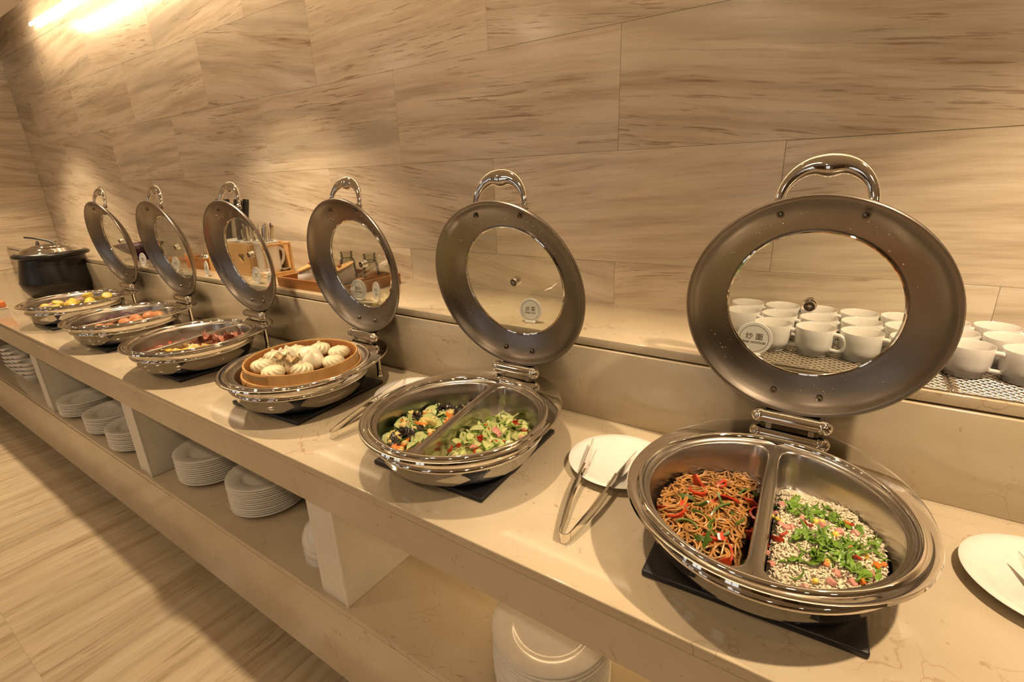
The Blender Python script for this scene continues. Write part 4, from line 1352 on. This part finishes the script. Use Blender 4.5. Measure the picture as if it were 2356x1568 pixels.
# ------------------------------------------------------------------ name cards
def text_mesh(s, size):
    cu = bpy.data.curves.new('lettering', 'FONT')
    cu.body = s; cu.size = size
    cu.align_x = 'CENTER'; cu.align_y = 'CENTER'
    cu.extrude = 0.00015; cu.resolution_u = 3
    t = bpy.data.objects.new('t', cu)
    COL.objects.link(t)
    bpy.context.view_layer.update()
    dg = bpy.context.evaluated_depsgraph_get()
    me = bpy.data.meshes.new_from_object(t.evaluated_get(dg))
    bpy.data.objects.remove(t)
    return me
CR = 0.036
def card(x, y, z, rz, label, lines, r=CR):
    e = empty('name_card', (x, y, z), rz)
    tag(e, label, 'name card', 'round white food name cards on the ledge')
    d = ob('disc', lathe_mesh('disc', [(0, -0.0015), (r - 0.0006, -0.0015), (r, -0.0008), (r, 0.0008), (r - 0.0006, 0.0015), (0, 0.0015)], 56, angle=40), M['card'], e, (0, 0, r + 0.003), (pi / 2 - 0.08, 0, 0))
    ri = r * 0.80
    me = lathe_mesh('printed_ring', [(ri - 0.0007, 0.0016), (ri + 0.0007, 0.0016), (ri + 0.0007, 0.0014), (ri - 0.0007, 0.0014)], 64, closed=True)
    ob('printed_ring', me, M['ringink'], d)
    ob('foot', box_mesh('foot', r * 0.95, 0.020, 0.007, 0.001, origin='base'), M['card'], e, (0, 0.002, 0))
    for (txt, sz, yy) in lines:
        if txt == '#':
            for s in (-1, 1):
                ob('printed_character', box_mesh('printed_character', 0.0075, 0.0085, 0.0004), M['ink'], d, (s * 0.0062, 0.003, 0.0016))
            ob('printed_line', box_mesh('printed_line', 0.028, 0.0022, 0.0004), M['ink'], d, (0, -0.0075, 0.0016))
        else:
            ob('lettering', text_mesh(txt, sz), M['ink'], d, (0, yy, 0.0017))
card(-0.152, -0.325, ZL + 0.006, 0.0, 'round name card for fried noodles, in front of the cups', [('\u7092 \u9762', 0.0165, 0.0045), ('FRIED NOODLES', 0.0066, -0.0085)], 0.038)
card(-0.762, -0.312, ZL, 0.10, 'round name card for fried dish, alone on the bare ledge', [('\u7092 \u83dc', 0.0145, 0.0035), ('FRIED DISH', 0.0066, -0.008)])
card(-1.487, -0.350, ZL, 0.10, 'round name card for steamed bun, left of the pair before the wooden tray', [('\u9992 \u5934', 0.0145, 0.0035), ('STEAMED BUN', 0.0062, -0.008)], 0.038)
card(-1.402, -0.340, ZL, -0.35, 'round name card with three lines, right of the pair before the wooden tray', [('\u7d20 \u5305', 0.0135, 0.0045), ('VEGETABLE', 0.006, -0.0065), ('BUN', 0.006, -0.013)])
card(-2.195, -0.335, ZL, 0.0, 'round name card before the wooden cutlery box, left of the pair', [('#', 0, 0)])
card(-2.095, -0.335, ZL, -0.30, 'round name card between cutlery box and wooden tray', [('#', 0, 0)])
card(-2.635, -0.340, ZL, -0.2, 'round name card at the right of the small brown basket', [('#', 0, 0)])
card(-2.985, -0.330, ZL, 0.1, 'round name card at the left of the small brown basket', [('#', 0, 0)])
card(-3.395, -0.330, ZL, 0.1, 'round name card beside the purple bowl', [('#', 0, 0)])

# ------------------------------------------------------------------ cups on mesh trays
cup_prof = [(0, 0.004), (0.028, 0.004), (0.0290, 0.0), (0.0320, 0.0), (0.0330, 0.004), (0.0335, 0.007), (0.0385, 0.013), (0.0412, 0.021), (0.0420, 0.030), (0.0426, 0.045), (0.0430, 0.0660), (0.0426, 0.0672), (0.0416, 0.0660), (0.0410, 0.045), (0.0402, 0.030), (0.036, 0.016), (0.025, 0.009), (0, 0.008)]
me_cup = lathe_mesh('coffee_cup', cup_prof, 56, angle=60); me_cup.materials.append(M['china'])
hpath = []
for i in range(17):
    t = i / 16
    a = -pi / 2 + pi * t
    hpath.append((0.0405 + 0.0275 * max(0, cos(a)) ** 0.5, 0, 0.036 + 0.0200 * sin(a)))
hpath[0] = (0.0385, 0, 0.0165); hpath[-1] = (0.0415, 0, 0.0560)
me_cuph = tube_mesh('cup_handle', hpath, 0.0042, 10, 1.35, up=Vector((0, 1, 0))); me_cuph.materials.append(M['china'])
rows = [('front', -0.245, [-0.126 + 0.0880 * k for k in range(7)]), ('middle', -0.158, [-0.205 + 0.0840 * k for k in range(8)]), ('back', -0.072, [-0.210 + 0.0840 * k for k in range(8)])]
NUM = ['first', 'second', 'third', 'fourth', 'fifth', 'sixth', 'seventh', 'eighth']
for rn, ry, xs in rows:
    n = 0
    for k, xx in enumerate(xs):
        hz = radians(random.uniform(-22, -8)) if rn == 'front' else radians(random.uniform(-30, 10))
        c = ob('coffee_cup', me_cup, None, None, (xx + random.uniform(-0.001, 0.001), ry + random.uniform(-0.002, 0.002), ZL + 0.0065), (0, 0, hz), 0.94)
        tag(c, 'white coffee cup, %s from the left in the %s row' % (NUM[k], rn), 'cup', 'white coffee cups on the mesh trays')
        ob('cup_handle', me_cuph, None, c)
def mesh_tray(x0, x1, y0, y1, label):
    e = empty('mesh_tray', ((x0 + x1) / 2, (y0 + y1) / 2, ZL))
    tag(e, label, 'mesh tray', 'woven metal mesh trays under the cups')
    w, h = x1 - x0, y1 - y0
    p = 0.0085
    mb = MB()
    nx = int(w / p)
    for k in range(nx + 1):
        xx = -w / 2 + k * w / nx
        ny = int(h / p)
        path = [(xx + 0.0018 * (1 if (q + k) % 2 else -1), -h / 2 + q * h / ny, 0.0042 + 0.0010 * (1 if (q + k) % 2 else -1)) for q in range(ny + 1)]
        v, f = tube(path, 0.00135, 4); mb.add(v, f)
    ny = int(h / p)
    for k in range(ny + 1):
        yy = -h / 2 + k * h / ny
        path = [(-w / 2 + q * w / nx, yy, 0.0042 + 0.0010 * (-1 if (q + k) % 2 else 1)) for q in range(nx + 1)]
        v, f = tube(path, 0.00135, 4); mb.add(v, f)
    g = ob('woven_mesh', mb.mesh('woven_mesh', True, 180), M['mesh'], e)
    g['kind'] = 'stuff'
    ob('backing_sheet', box_mesh('backing_sheet', w, h, 0.0014, 0.0003), M['traybase'], e, (0, 0, 0.0010))
M['mesh'] = metal_mat('mesh_wire', (0.75, 0.68, 0.58), 0.3)
M['traybase'] = simple('tray_base', (0.40, 0.33, 0.25), 0.5)
mesh_tray(-0.250, 0.198, -0.352, -0.008, 'silver woven mesh tray under the cups seen through the nearest lid')
mesh_tray(0.202, 0.580, -0.352, -0.008, 'silver woven mesh tray under the cups at the right edge')

# ------------------------------------------------------------------ wooden cutlery box
bx0, bx1, by0, by1, bh = -2.800, -2.265, -0.245, -0.100, 0.155
cb = empty('cutlery_box', ((bx0 + bx1) / 2, (by0 + by1) / 2, ZL))
tag(cb, 'pale wooden cutlery box with heart-shaped cut-outs', 'cutlery box')
bw, bd = bx1 - bx0, by1 - by0
def part_box(name, x0, x1, y0, y1, z0, z1, mat, par, bev=0.001):
    return ob(name, box_mesh(name, x1 - x0, y1 - y0, z1 - z0, bev), mat, par, ((x0 + x1) / 2, (y0 + y1) / 2, (z0 + z1) / 2))
part_box('base_board', -bw / 2, bw / 2, -bd / 2, bd / 2, 0.0, 0.010, M['pine'], cb)
part_box('side_board', -bw / 2, -bw / 2 + 0.010, -bd / 2, bd / 2, 0.0105, bh, M['pine'], cb)
for (n_, y0_, y1_, z0_, z1_) in (('top_rail', -bd / 2, bd / 2, bh - 0.010, bh), ('bottom_rail', -bd / 2, bd / 2, 0.0105, 0.020), ('post', -bd / 2, -bd / 2 + 0.009, 0.0202, bh - 0.0102), ('post', bd / 2 - 0.009, bd / 2, 0.0202, bh - 0.0102)):
    part_box(n_, bw / 2 - 0.009, bw / 2, y0_, y1_, z0_, z1_, M['pine'], cb)
part_box('back_board', -bw / 2 + 0.0105, bw / 2 - 0.0105, bd / 2 - 0.010, bd / 2, 0.0105, bh, M['pine'], cb)
cell = (bw - 0.02) / 4
def heart(t, s):
    x = 16 * sin(t) ** 3; y = 13 * cos(t) - 5 * cos(2 * t) - 2 * cos(3 * t) - cos(4 * t)
    return x * s / 17, (y + 2) * s / 17
def heart_panel(w, h, th):
    n = 64
    v = []; f = []
    for side in (0, 1):
        zz = side * th
        for i in range(n):
            a = 2 * pi * i / n
            hx, hy = heart(a + 0.0, 0.030)
            v.append((hx, zz, hy))
        for i in range(n):
            hx, hy = heart(2 * pi * i / n, 0.030)
            an = math.atan2(hy if abs(hy) > 1e-6 else 1e-6, hx)
            k = min((w / 2) / max(1e-6, abs(cos(an))), (h / 2) / max(1e-6, abs(sin(an))))
            v.append((cos(an) * k, zz, sin(an) * k))
    b = 2 * n
    for i in range(n):
        j = (i + 1) % n
        f.append((i, j, n + j, n + i))
        f.append((b + i, b + n + i, b + n + j, b + j))
        f.append((i, b + i, b + j, j))
        f.append((n + i, n + j, b + n + j, b + n + i))
    return mk('front_panel', v, f, True, 30)
hpan = heart_panel(cell - 0.002, bh - 0.012, 0.008)
for k in range(3):
    ob('front_panel', hpan, M['pine'], cb, (-bw / 2 + 0.010 + cell * (k + 0.5), -bd / 2 + 0.002, 0.0105 + (bh - 0.012) / 2))
for k in range(1, 4):
    part_box('partition', -bw / 2 + 0.010 + cell * k - 0.003, -bw / 2 + 0.010 + cell * k + 0.003, -bd / 2 + 0.012, bd / 2 - 0.0105, 0.0105, bh - 0.004, M['pine'], cb)
part_box('front_rail', -bw / 2 + 0.0105 + cell * 3, bw / 2 - 0.0105, -bd / 2 + 0.002, -bd / 2 + 0.010, 0.0105, 0.028, M['pine'], cb)
holder_prof = [(0, 0.004), (0.044, 0.0), (0.050, 0.004), (0.052, 0.02), (0.0535, 0.140), (0.058, 0.149), (0.058, 0.152), (0.055, 0.153), (0.050, 0.140), (0.048, 0.02), (0, 0.012)]
me_hold = lathe_mesh('cutlery_mug', holder_prof, 40, angle=60); me_hold.materials.append(M['china'])
hh_ = [(0.050, 0, 0.045), (0.066, 0, 0.040), (0.080, 0, 0.060), (0.088, 0, 0.085), (0.086, 0, 0.105), (0.072, 0, 0.116), (0.052, 0, 0.110)]
me_hh = tube_mesh('mug_handle', hh_, 0.0075, 10, 1.2, up=Vector((0, 1, 0))); me_hh.materials.append(M['china'])
mugx = [bx0 + 0.010 + cell * (k + 0.5) for k in range(4)]
WHO = ['far left, holding black-handled cutlery', 'second from left, holding black-handled cutlery', 'third from left, holding steel cutlery', 'with heart-like handle in the open end cell']
for k in range(4):
    o = ob('cutlery_mug', me_hold, None, None, (mugx[k] - (0.006 if k == 3 else 0), -0.178, ZL + 0.0108), (0, 0, 0))
    tag(o, 'tall white mug in the cutlery box, ' + WHO[k], 'mug', 'white mugs standing in the cutlery box')
    if k == 3:
        ob('mug_handle', me_hh, None, o, (0, 0, 0), (0, 0, 1.05), (0.8, 0.8, 1))
def utensil_mesh(name, L_, w0, w1, th):
    v = []; f = []
    n = 10
    for i in range(n):
        t = i / (n - 1)
        w = w0 + (w1 - w0) * t ** 1.5
        if i == n - 1: w *= 0.6
        for (p, q) in ((-1, -1), (1, -1), (1, 1), (-1, 1)):
            v.append((p * w / 2, q * th / 2 + 0.004 * sin(pi * t), L_ * t))
    for i in range(n - 1):
        for q in range(4):
            w_ = (q + 1) % 4
            f.append((i * 4 + q, i * 4 + w_, (i + 1) * 4 + w_, (i + 1) * 4 + q))
    f += [(3, 2, 1, 0), tuple((n - 1) * 4 + q for q in range(4))]
    return mk(name, v, f, True, 40)
ut_black = utensil_mesh('black_utensil', 0.335, 0.010, 0.019, 0.010)
ut_steel = [utensil_mesh('steel_a', 0.205, 0.006, 0.0125, 0.0028), utensil_mesh('steel_b', 0.215, 0.006, 0.0105, 0.0034)]
for k, cnt in enumerate((7, 8, 9, 13)):
    for q in range(cnt):
        a, rr_ = random.uniform(0, 6.28), random.uniform(0.0, 0.030)
        bx_, by_ = mugx[k] - (0.006 if k == 3 else 0) + rr_ * cos(a), -0.178 + rr_ * sin(a)
        tx = random.uniform(-0.10, 0.10) + (0.08, 0.20, -0.04, 0.10)[k]
        rot = (random.uniform(-0.10, 0.10), tx, random.uniform(0, 3.1))
        if k < 2:
            o = ob('black_utensil', ut_black, M['leather'], None, (bx_, by_, ZL + 0.026), rot)
            tag(o, 'black-handled utensil standing in the ' + ('far left', 'second')[k] + ' mug of the cutlery box', 'utensil', 'black utensils in the %s mug' % ('far left', 'second')[k])
        else:
            o = ob('steel_utensil', ut_steel[q % 2], M['cutlery'], None, (bx_, by_, ZL + 0.026), rot, random.uniform(0.94, 1.06))
            tag(o, 'steel cutlery handle standing in the ' + ('second', 'third', 'end')[k - 1] + ' mug of the cutlery box', 'utensil', 'steel cutlery in the %s mug' % ('second', 'third', 'end')[k - 1])
sau = ob('saucer', lathe_mesh('saucer', [(0, 0.003), (0.02, 0.003), (0.022, 0.0), (0.026, 0.003), (0.045, 0.014), (0.046, 0.016), (0.044, 0.016), (0.024, 0.006), (0, 0.006)], 40), M['china'], None, (-2.300, -0.130, ZL + 0.021), (0, 0, 0), 0.5)
tag(sau, 'little white dish beside the mug in the open end of the cutlery box', 'dish')

# ------------------------------------------------------------------ wooden tray with jars and bottles
tx0, tx1, ty0, ty1, th = -2.045, -1.585, -0.330, -0.045, 0.042
tr = empty('wooden_tray', ((tx0 + tx1) / 2, (ty0 + ty1) / 2, ZL))
tag(tr, 'long brown wooden tray holding jars and bottles', 'tray')
tw_, td_ = tx1 - tx0, ty1 - ty0
part_box('tray_base', -tw_ / 2 + 0.009, tw_ / 2 - 0.009, -td_ / 2 + 0.009, td_ / 2 - 0.009, 0.002, 0.008, M['walnut'], tr)
part_box('tray_side', -tw_ / 2, tw_ / 2, -td_ / 2, -td_ / 2 + 0.0088, 0.0, th, M['walnut'], tr)
part_box('tray_side', -tw_ / 2, tw_ / 2, td_ / 2 - 0.0088, td_ / 2, 0.0, th, M['walnut'], tr)
part_box('tray_end', -tw_ / 2, -tw_ / 2 + 0.0088, -td_ / 2 + 0.009, td_ / 2 - 0.009, 0.0, th, M['walnut'], tr)
part_box('tray_end', tw_ / 2 - 0.0088, tw_ / 2, -td_ / 2 + 0.009, td_ / 2 - 0.009, 0.0, th, M['walnut'], tr)
part_box('tray_partition', 0.146, 0.151, -td_ / 2 + 0.009, td_ / 2 - 0.009, 0.0082, 0.036, M['walnut'], tr)
# jars with slanted mouth and wooden lid
def jar(x, y, rz, label):
    R_, H_ = 0.060, 0.088
    def zcut(xx):
        return H_ * 0.80 + 0.36 * xx
    n = 40; rings = 10
    v = []; f = []
    for k in range(rings + 1):
        t = k / rings
        for i in range(n):
            a = 2 * pi * i / n
            r = R_ * (0.80 + 0.20 * sin(pi * min(1, t * 0.75 + 0.12))) * (1 if t < 0.98 else 0.97)
            xx, yy = r * cos(a), r * sin(a)
            v.append((xx, yy, t * zcut(xx)))
    for k in range(rings):
        for i in range(n):
            j = (i + 1) % n
            f.append((k * n + i, k * n + j, (k + 1) * n + j, (k + 1) * n + i))
    f.append(tuple(range(n - 1, -1, -1)))
    m0 = len(v)
    for i in range(n):
        xx, yy, zz = v[rings * n + i]
        v.append((xx * 0.92, yy * 0.92, zz))
    for i in range(n):
        xx, yy, zz = v[rings * n + i]
        v.append((xx * 0.88, yy * 0.88, zz * 0.7))
    for k in (0, 1):
        A = rings * n if k == 0 else m0
        B = m0 if k == 0 else m0 + n
        for i in range(n):
            j = (i + 1) % n
            f.append((A + i, A + j, B + j, B + i))
    f.append(tuple(m0 + n + i for i in range(n)))
    e = empty('sugar_jar', (x, y, ZL + 0.0082), rz)
    tag(e, label, 'jar', 'white slanted jars on the wooden tray')
    ob('jar_body', mk('jar_body', v, f, True, 50), M['china'], e)
    lid = []
    ol = [(R_ * 0.99 * cos(2 * pi * i / 36), R_ * 0.99 * sin(2 * pi * i / 36)) for i in range(36)]
    vv = [(a, b, zcut(a) + 0.001) for a, b in ol] + [(a, b, zcut(a) + 0.008) for a, b in ol]
    ff = [tuple(range(35, -1, -1)), tuple(range(36, 72))] + [(i, (i + 1) % 36, 36 + (i + 1) % 36, 36 + i) for i in range(36)]
    lo = ob('jar_lid', mk('jar_lid', vv, ff, True, 40), M['pine'], e)
    bv, bf = uvsphere(14, 8)
    ob('lid_knob', mk('lid_knob', [(a * 0.009 , b * 0.009, zcut(0) + 0.016 + c * 0.009) for a, b, c in bv], bf, True, 180), M['walnut'], lo)
jar(-1.930, -0.235, 0.9, 'white jar with slanted wooden lid at the left end of the wooden tray')
jar(-1.735, -0.235, 0.9, 'white jar with slanted wooden lid seen through the steamer dish lid')
def bottle(x, y, label, s=1.0):
    e = empty('glass_bottle', (x, y, ZL + 0.0082))
    tag(e, label, 'bottle', 'clear glass bottles on the wooden tray')
    ob('bottle_glass', lathe_mesh('bottle_glass', [(0, 0.0), (0.030 * s, 0.0), (0.034 * s, 0.005), (0.034 * s, 0.070), (0.030 * s, 0.082), (0.024 * s, 0.090), (0.024 * s, 0.094), (0.027 * s, 0.096), (0.027 * s, 0.100), (0.0245 * s, 0.104), (0.0245 * s, 0.108), (0.027 * s, 0.112), (0.027 * s, 0.118), (0.0245 * s, 0.118), (0.022 * s, 0.092), (0.031 * s, 0.068), (0.031 * s, 0.006), (0, 0.004)], 36, angle=60), M['bottle'], e)
    ob('stopper_ring', lathe_mesh('stopper_ring', [(0.0285 * s, 0.084), (0.0300 * s, 0.086), (0.0285 * s, 0.088), (0.0270 * s, 0.086)], 32, closed=True), M['darksteel'], e)
bottle(-1.865, -0.092, 'clear glass bottle standing behind the slanted jars')
bottle(-1.709, -0.095, 'clear glass bottle in the right part of the wooden tray')
tag(ob('black_box', box_mesh('black_box', 0.052, 0.05, 0.030, 0.002, origin='base'), M['black'], None, (-1.629, -0.262, ZL + 0.0084), (0, 0, 0.0)), 'small black box in the right part of the wooden tray', 'box')
tag(ob('black_packet', box_mesh('black_packet', 0.05, 0.04, 0.022, 0.004, 2, origin='base'), M['black'], None, (-1.629, -0.185, ZL + 0.0084), (0, 0, 0)), 'black packet at the right end of the wooden tray', 'packet')

# ------------------------------------------------------------------ farther ledge items
def flute(x, y, z, r, a):
    k = 1 + 0.06 * cos(16 * a) * min(1, z / 0.03)
    return x * k, y * k, z
e = empty('purple_bowl', (-3.80, -0.185, ZL))
tag(e, 'dark purple fluted glass bowl on the ledge', 'bowl')
ob('bowl_body', lathe_mesh('bowl_body', [(0, 0.0), (0.055, 0.0), (0.050, 0.006), (0.045, 0.020), (0.060, 0.030), (0.095, 0.055), (0.128, 0.090), (0.130, 0.094), (0.126, 0.094), (0.092, 0.060), (0.055, 0.036), (0, 0.034)], 80, shape=flute, angle=60), M['purple'], e)
ob('candy_heap', lump('candy_heap', 0.07, 0.45, 0.5, 3, 2), M['purple'], e, (0, 0, 0.068))
e = empty('brown_basket', (-2.935, -0.175, ZL))
tag(e, 'small brown wooden basket with wrapped packets', 'basket')
part_box('basket_base', -0.11, 0.11, -0.075, 0.075, 0, 0.006, M['walnut'], e)
for (a0, a1, b0, b1) in ((-0.11, 0.11, -0.075, -0.068), (-0.11, 0.11, 0.068, 0.075), (-0.11, -0.103, -0.0675, 0.0675), (0.103, 0.11, -0.0675, 0.0675)):
    part_box('basket_side', a0, a1, b0, b1, 0.0062, 0.062, M['walnut'], e)
pk = lump('silver_packet', 0.036, 0.5, 0.6, 2.2, 5)
for k, (dx, dy) in enumerate(((-0.05, 0.0), (0.02, -0.02), (0.06, 0.02), (0.0, 0.03))):
    tag(ob('wrapped_packet', pk, M['cutlery'], None, (-2.935 + dx, -0.175 + dy, ZL + 0.050 + 0.004 * k), (0, 0, k)), 'shiny silver wrapped packet in the small brown basket', 'packet', 'wrapped packets in the brown basket')
e = empty('wooden_board', (-3.36, -0.16, ZL), 0.5)
tag(e, 'dark wooden wedge-shaped board lying on the ledge', 'board')
v, f = prism([(-0.13, -0.05), (0.13, -0.05), (0.13, 0.05), (-0.10, 0.05)], 0.0, 0.022)
ob('board', mk('board', v, f, False), M['walnut'], e)
ob('board_handle', tube_mesh('board_handle', [(0.13, 0, 0.012), (0.17, 0, 0.016), (0.20, 0, 0.02)], [0.008, 0.007, 0.009], 10), M['walnut'], e)

# ------------------------------------------------------------------ soup kettle
sk = empty('soup_kettle', (-4.365, -0.492, ZC), 0.0)
tag(sk, 'black soup kettle with shiny steel lid at the far end of the counter', 'soup kettle')
ob('kettle_body', lathe_mesh('kettle_body', [(0, 0.004), (0.140, 0.004), (0.150, 0.0), (0.160, 0.010), (0.176, 0.030), (0.193, 0.065), (0.199, 0.100), (0.199, 0.104), (0.201, 0.105), (0.201, 0.109), (0.198, 0.110), (0.192, 0.150), (0.180, 0.200), (0.172, 0.235), (0.170, 0.250), (0.172, 0.26), (0, 0.26)], 72, angle=30), M['pot'], sk)
ob('kettle_rim', lathe_mesh('kettle_rim', [(0.160, 0.258), (0.176, 0.258), (0.196, 0.264), (0.200, 0.272), (0.196, 0.282), (0.176, 0.292), (0.160, 0.292)], 72, closed=True, angle=50), M['pot'], sk)
kl = ob('kettle_lid', lathe_mesh('kettle_lid', [(0, 0.338), (0.05, 0.336), (0.09, 0.329), (0.098, 0.322), (0.104, 0.322), (0.125, 0.318), (0.146, 0.308), (0.154, 0.296), (0.160, 0.293), (0.170, 0.292), (0.170, 0.288), (0, 0.288)], 72, angle=40), M['chrome'], sk)
for (a, b) in ((0.085, 0.02), (-0.055, -0.04), (0.02, 0.085)):
    ob('lid_knob', tube_mesh('lid_knob', [(0, 0, 0), (0, 0, 0.016), (0.004, 0, 0.026)], [0.006, 0.005, 0.008], 12), M['chrome'], kl, (a, b, 0.328))
ob('lid_grip', tube_mesh('lid_grip', [(-0.13, -0.03, 0.318), (-0.11, -0.03, 0.345), (-0.06, -0.035, 0.350), (-0.04, -0.04, 0.335)], 0.006, 10), M['black'], kl)
ob('ladle_handle', tube_mesh('ladle_handle', [(-0.02, 0.05, 0.325), (-0.08, 0.02, 0.352), (-0.16, -0.03, 0.372), (-0.21, -0.06, 0.378)], 0.006, 10), M['black'], sk)
e = empty('orange_box', (-4.245, -0.860, ZC))
tag(e, 'orange paper block with white base left of the soup kettle', 'box')
ob('white_base', box_mesh('white_base', 0.12, 0.10, 0.006, 0.001, origin='base'), M['card'], e)
ob('paper_block', box_mesh('paper_block', 0.11, 0.09, 0.036, 0.006, 2, origin='base'), M['orange'], e, (0, 0, 0.0062))
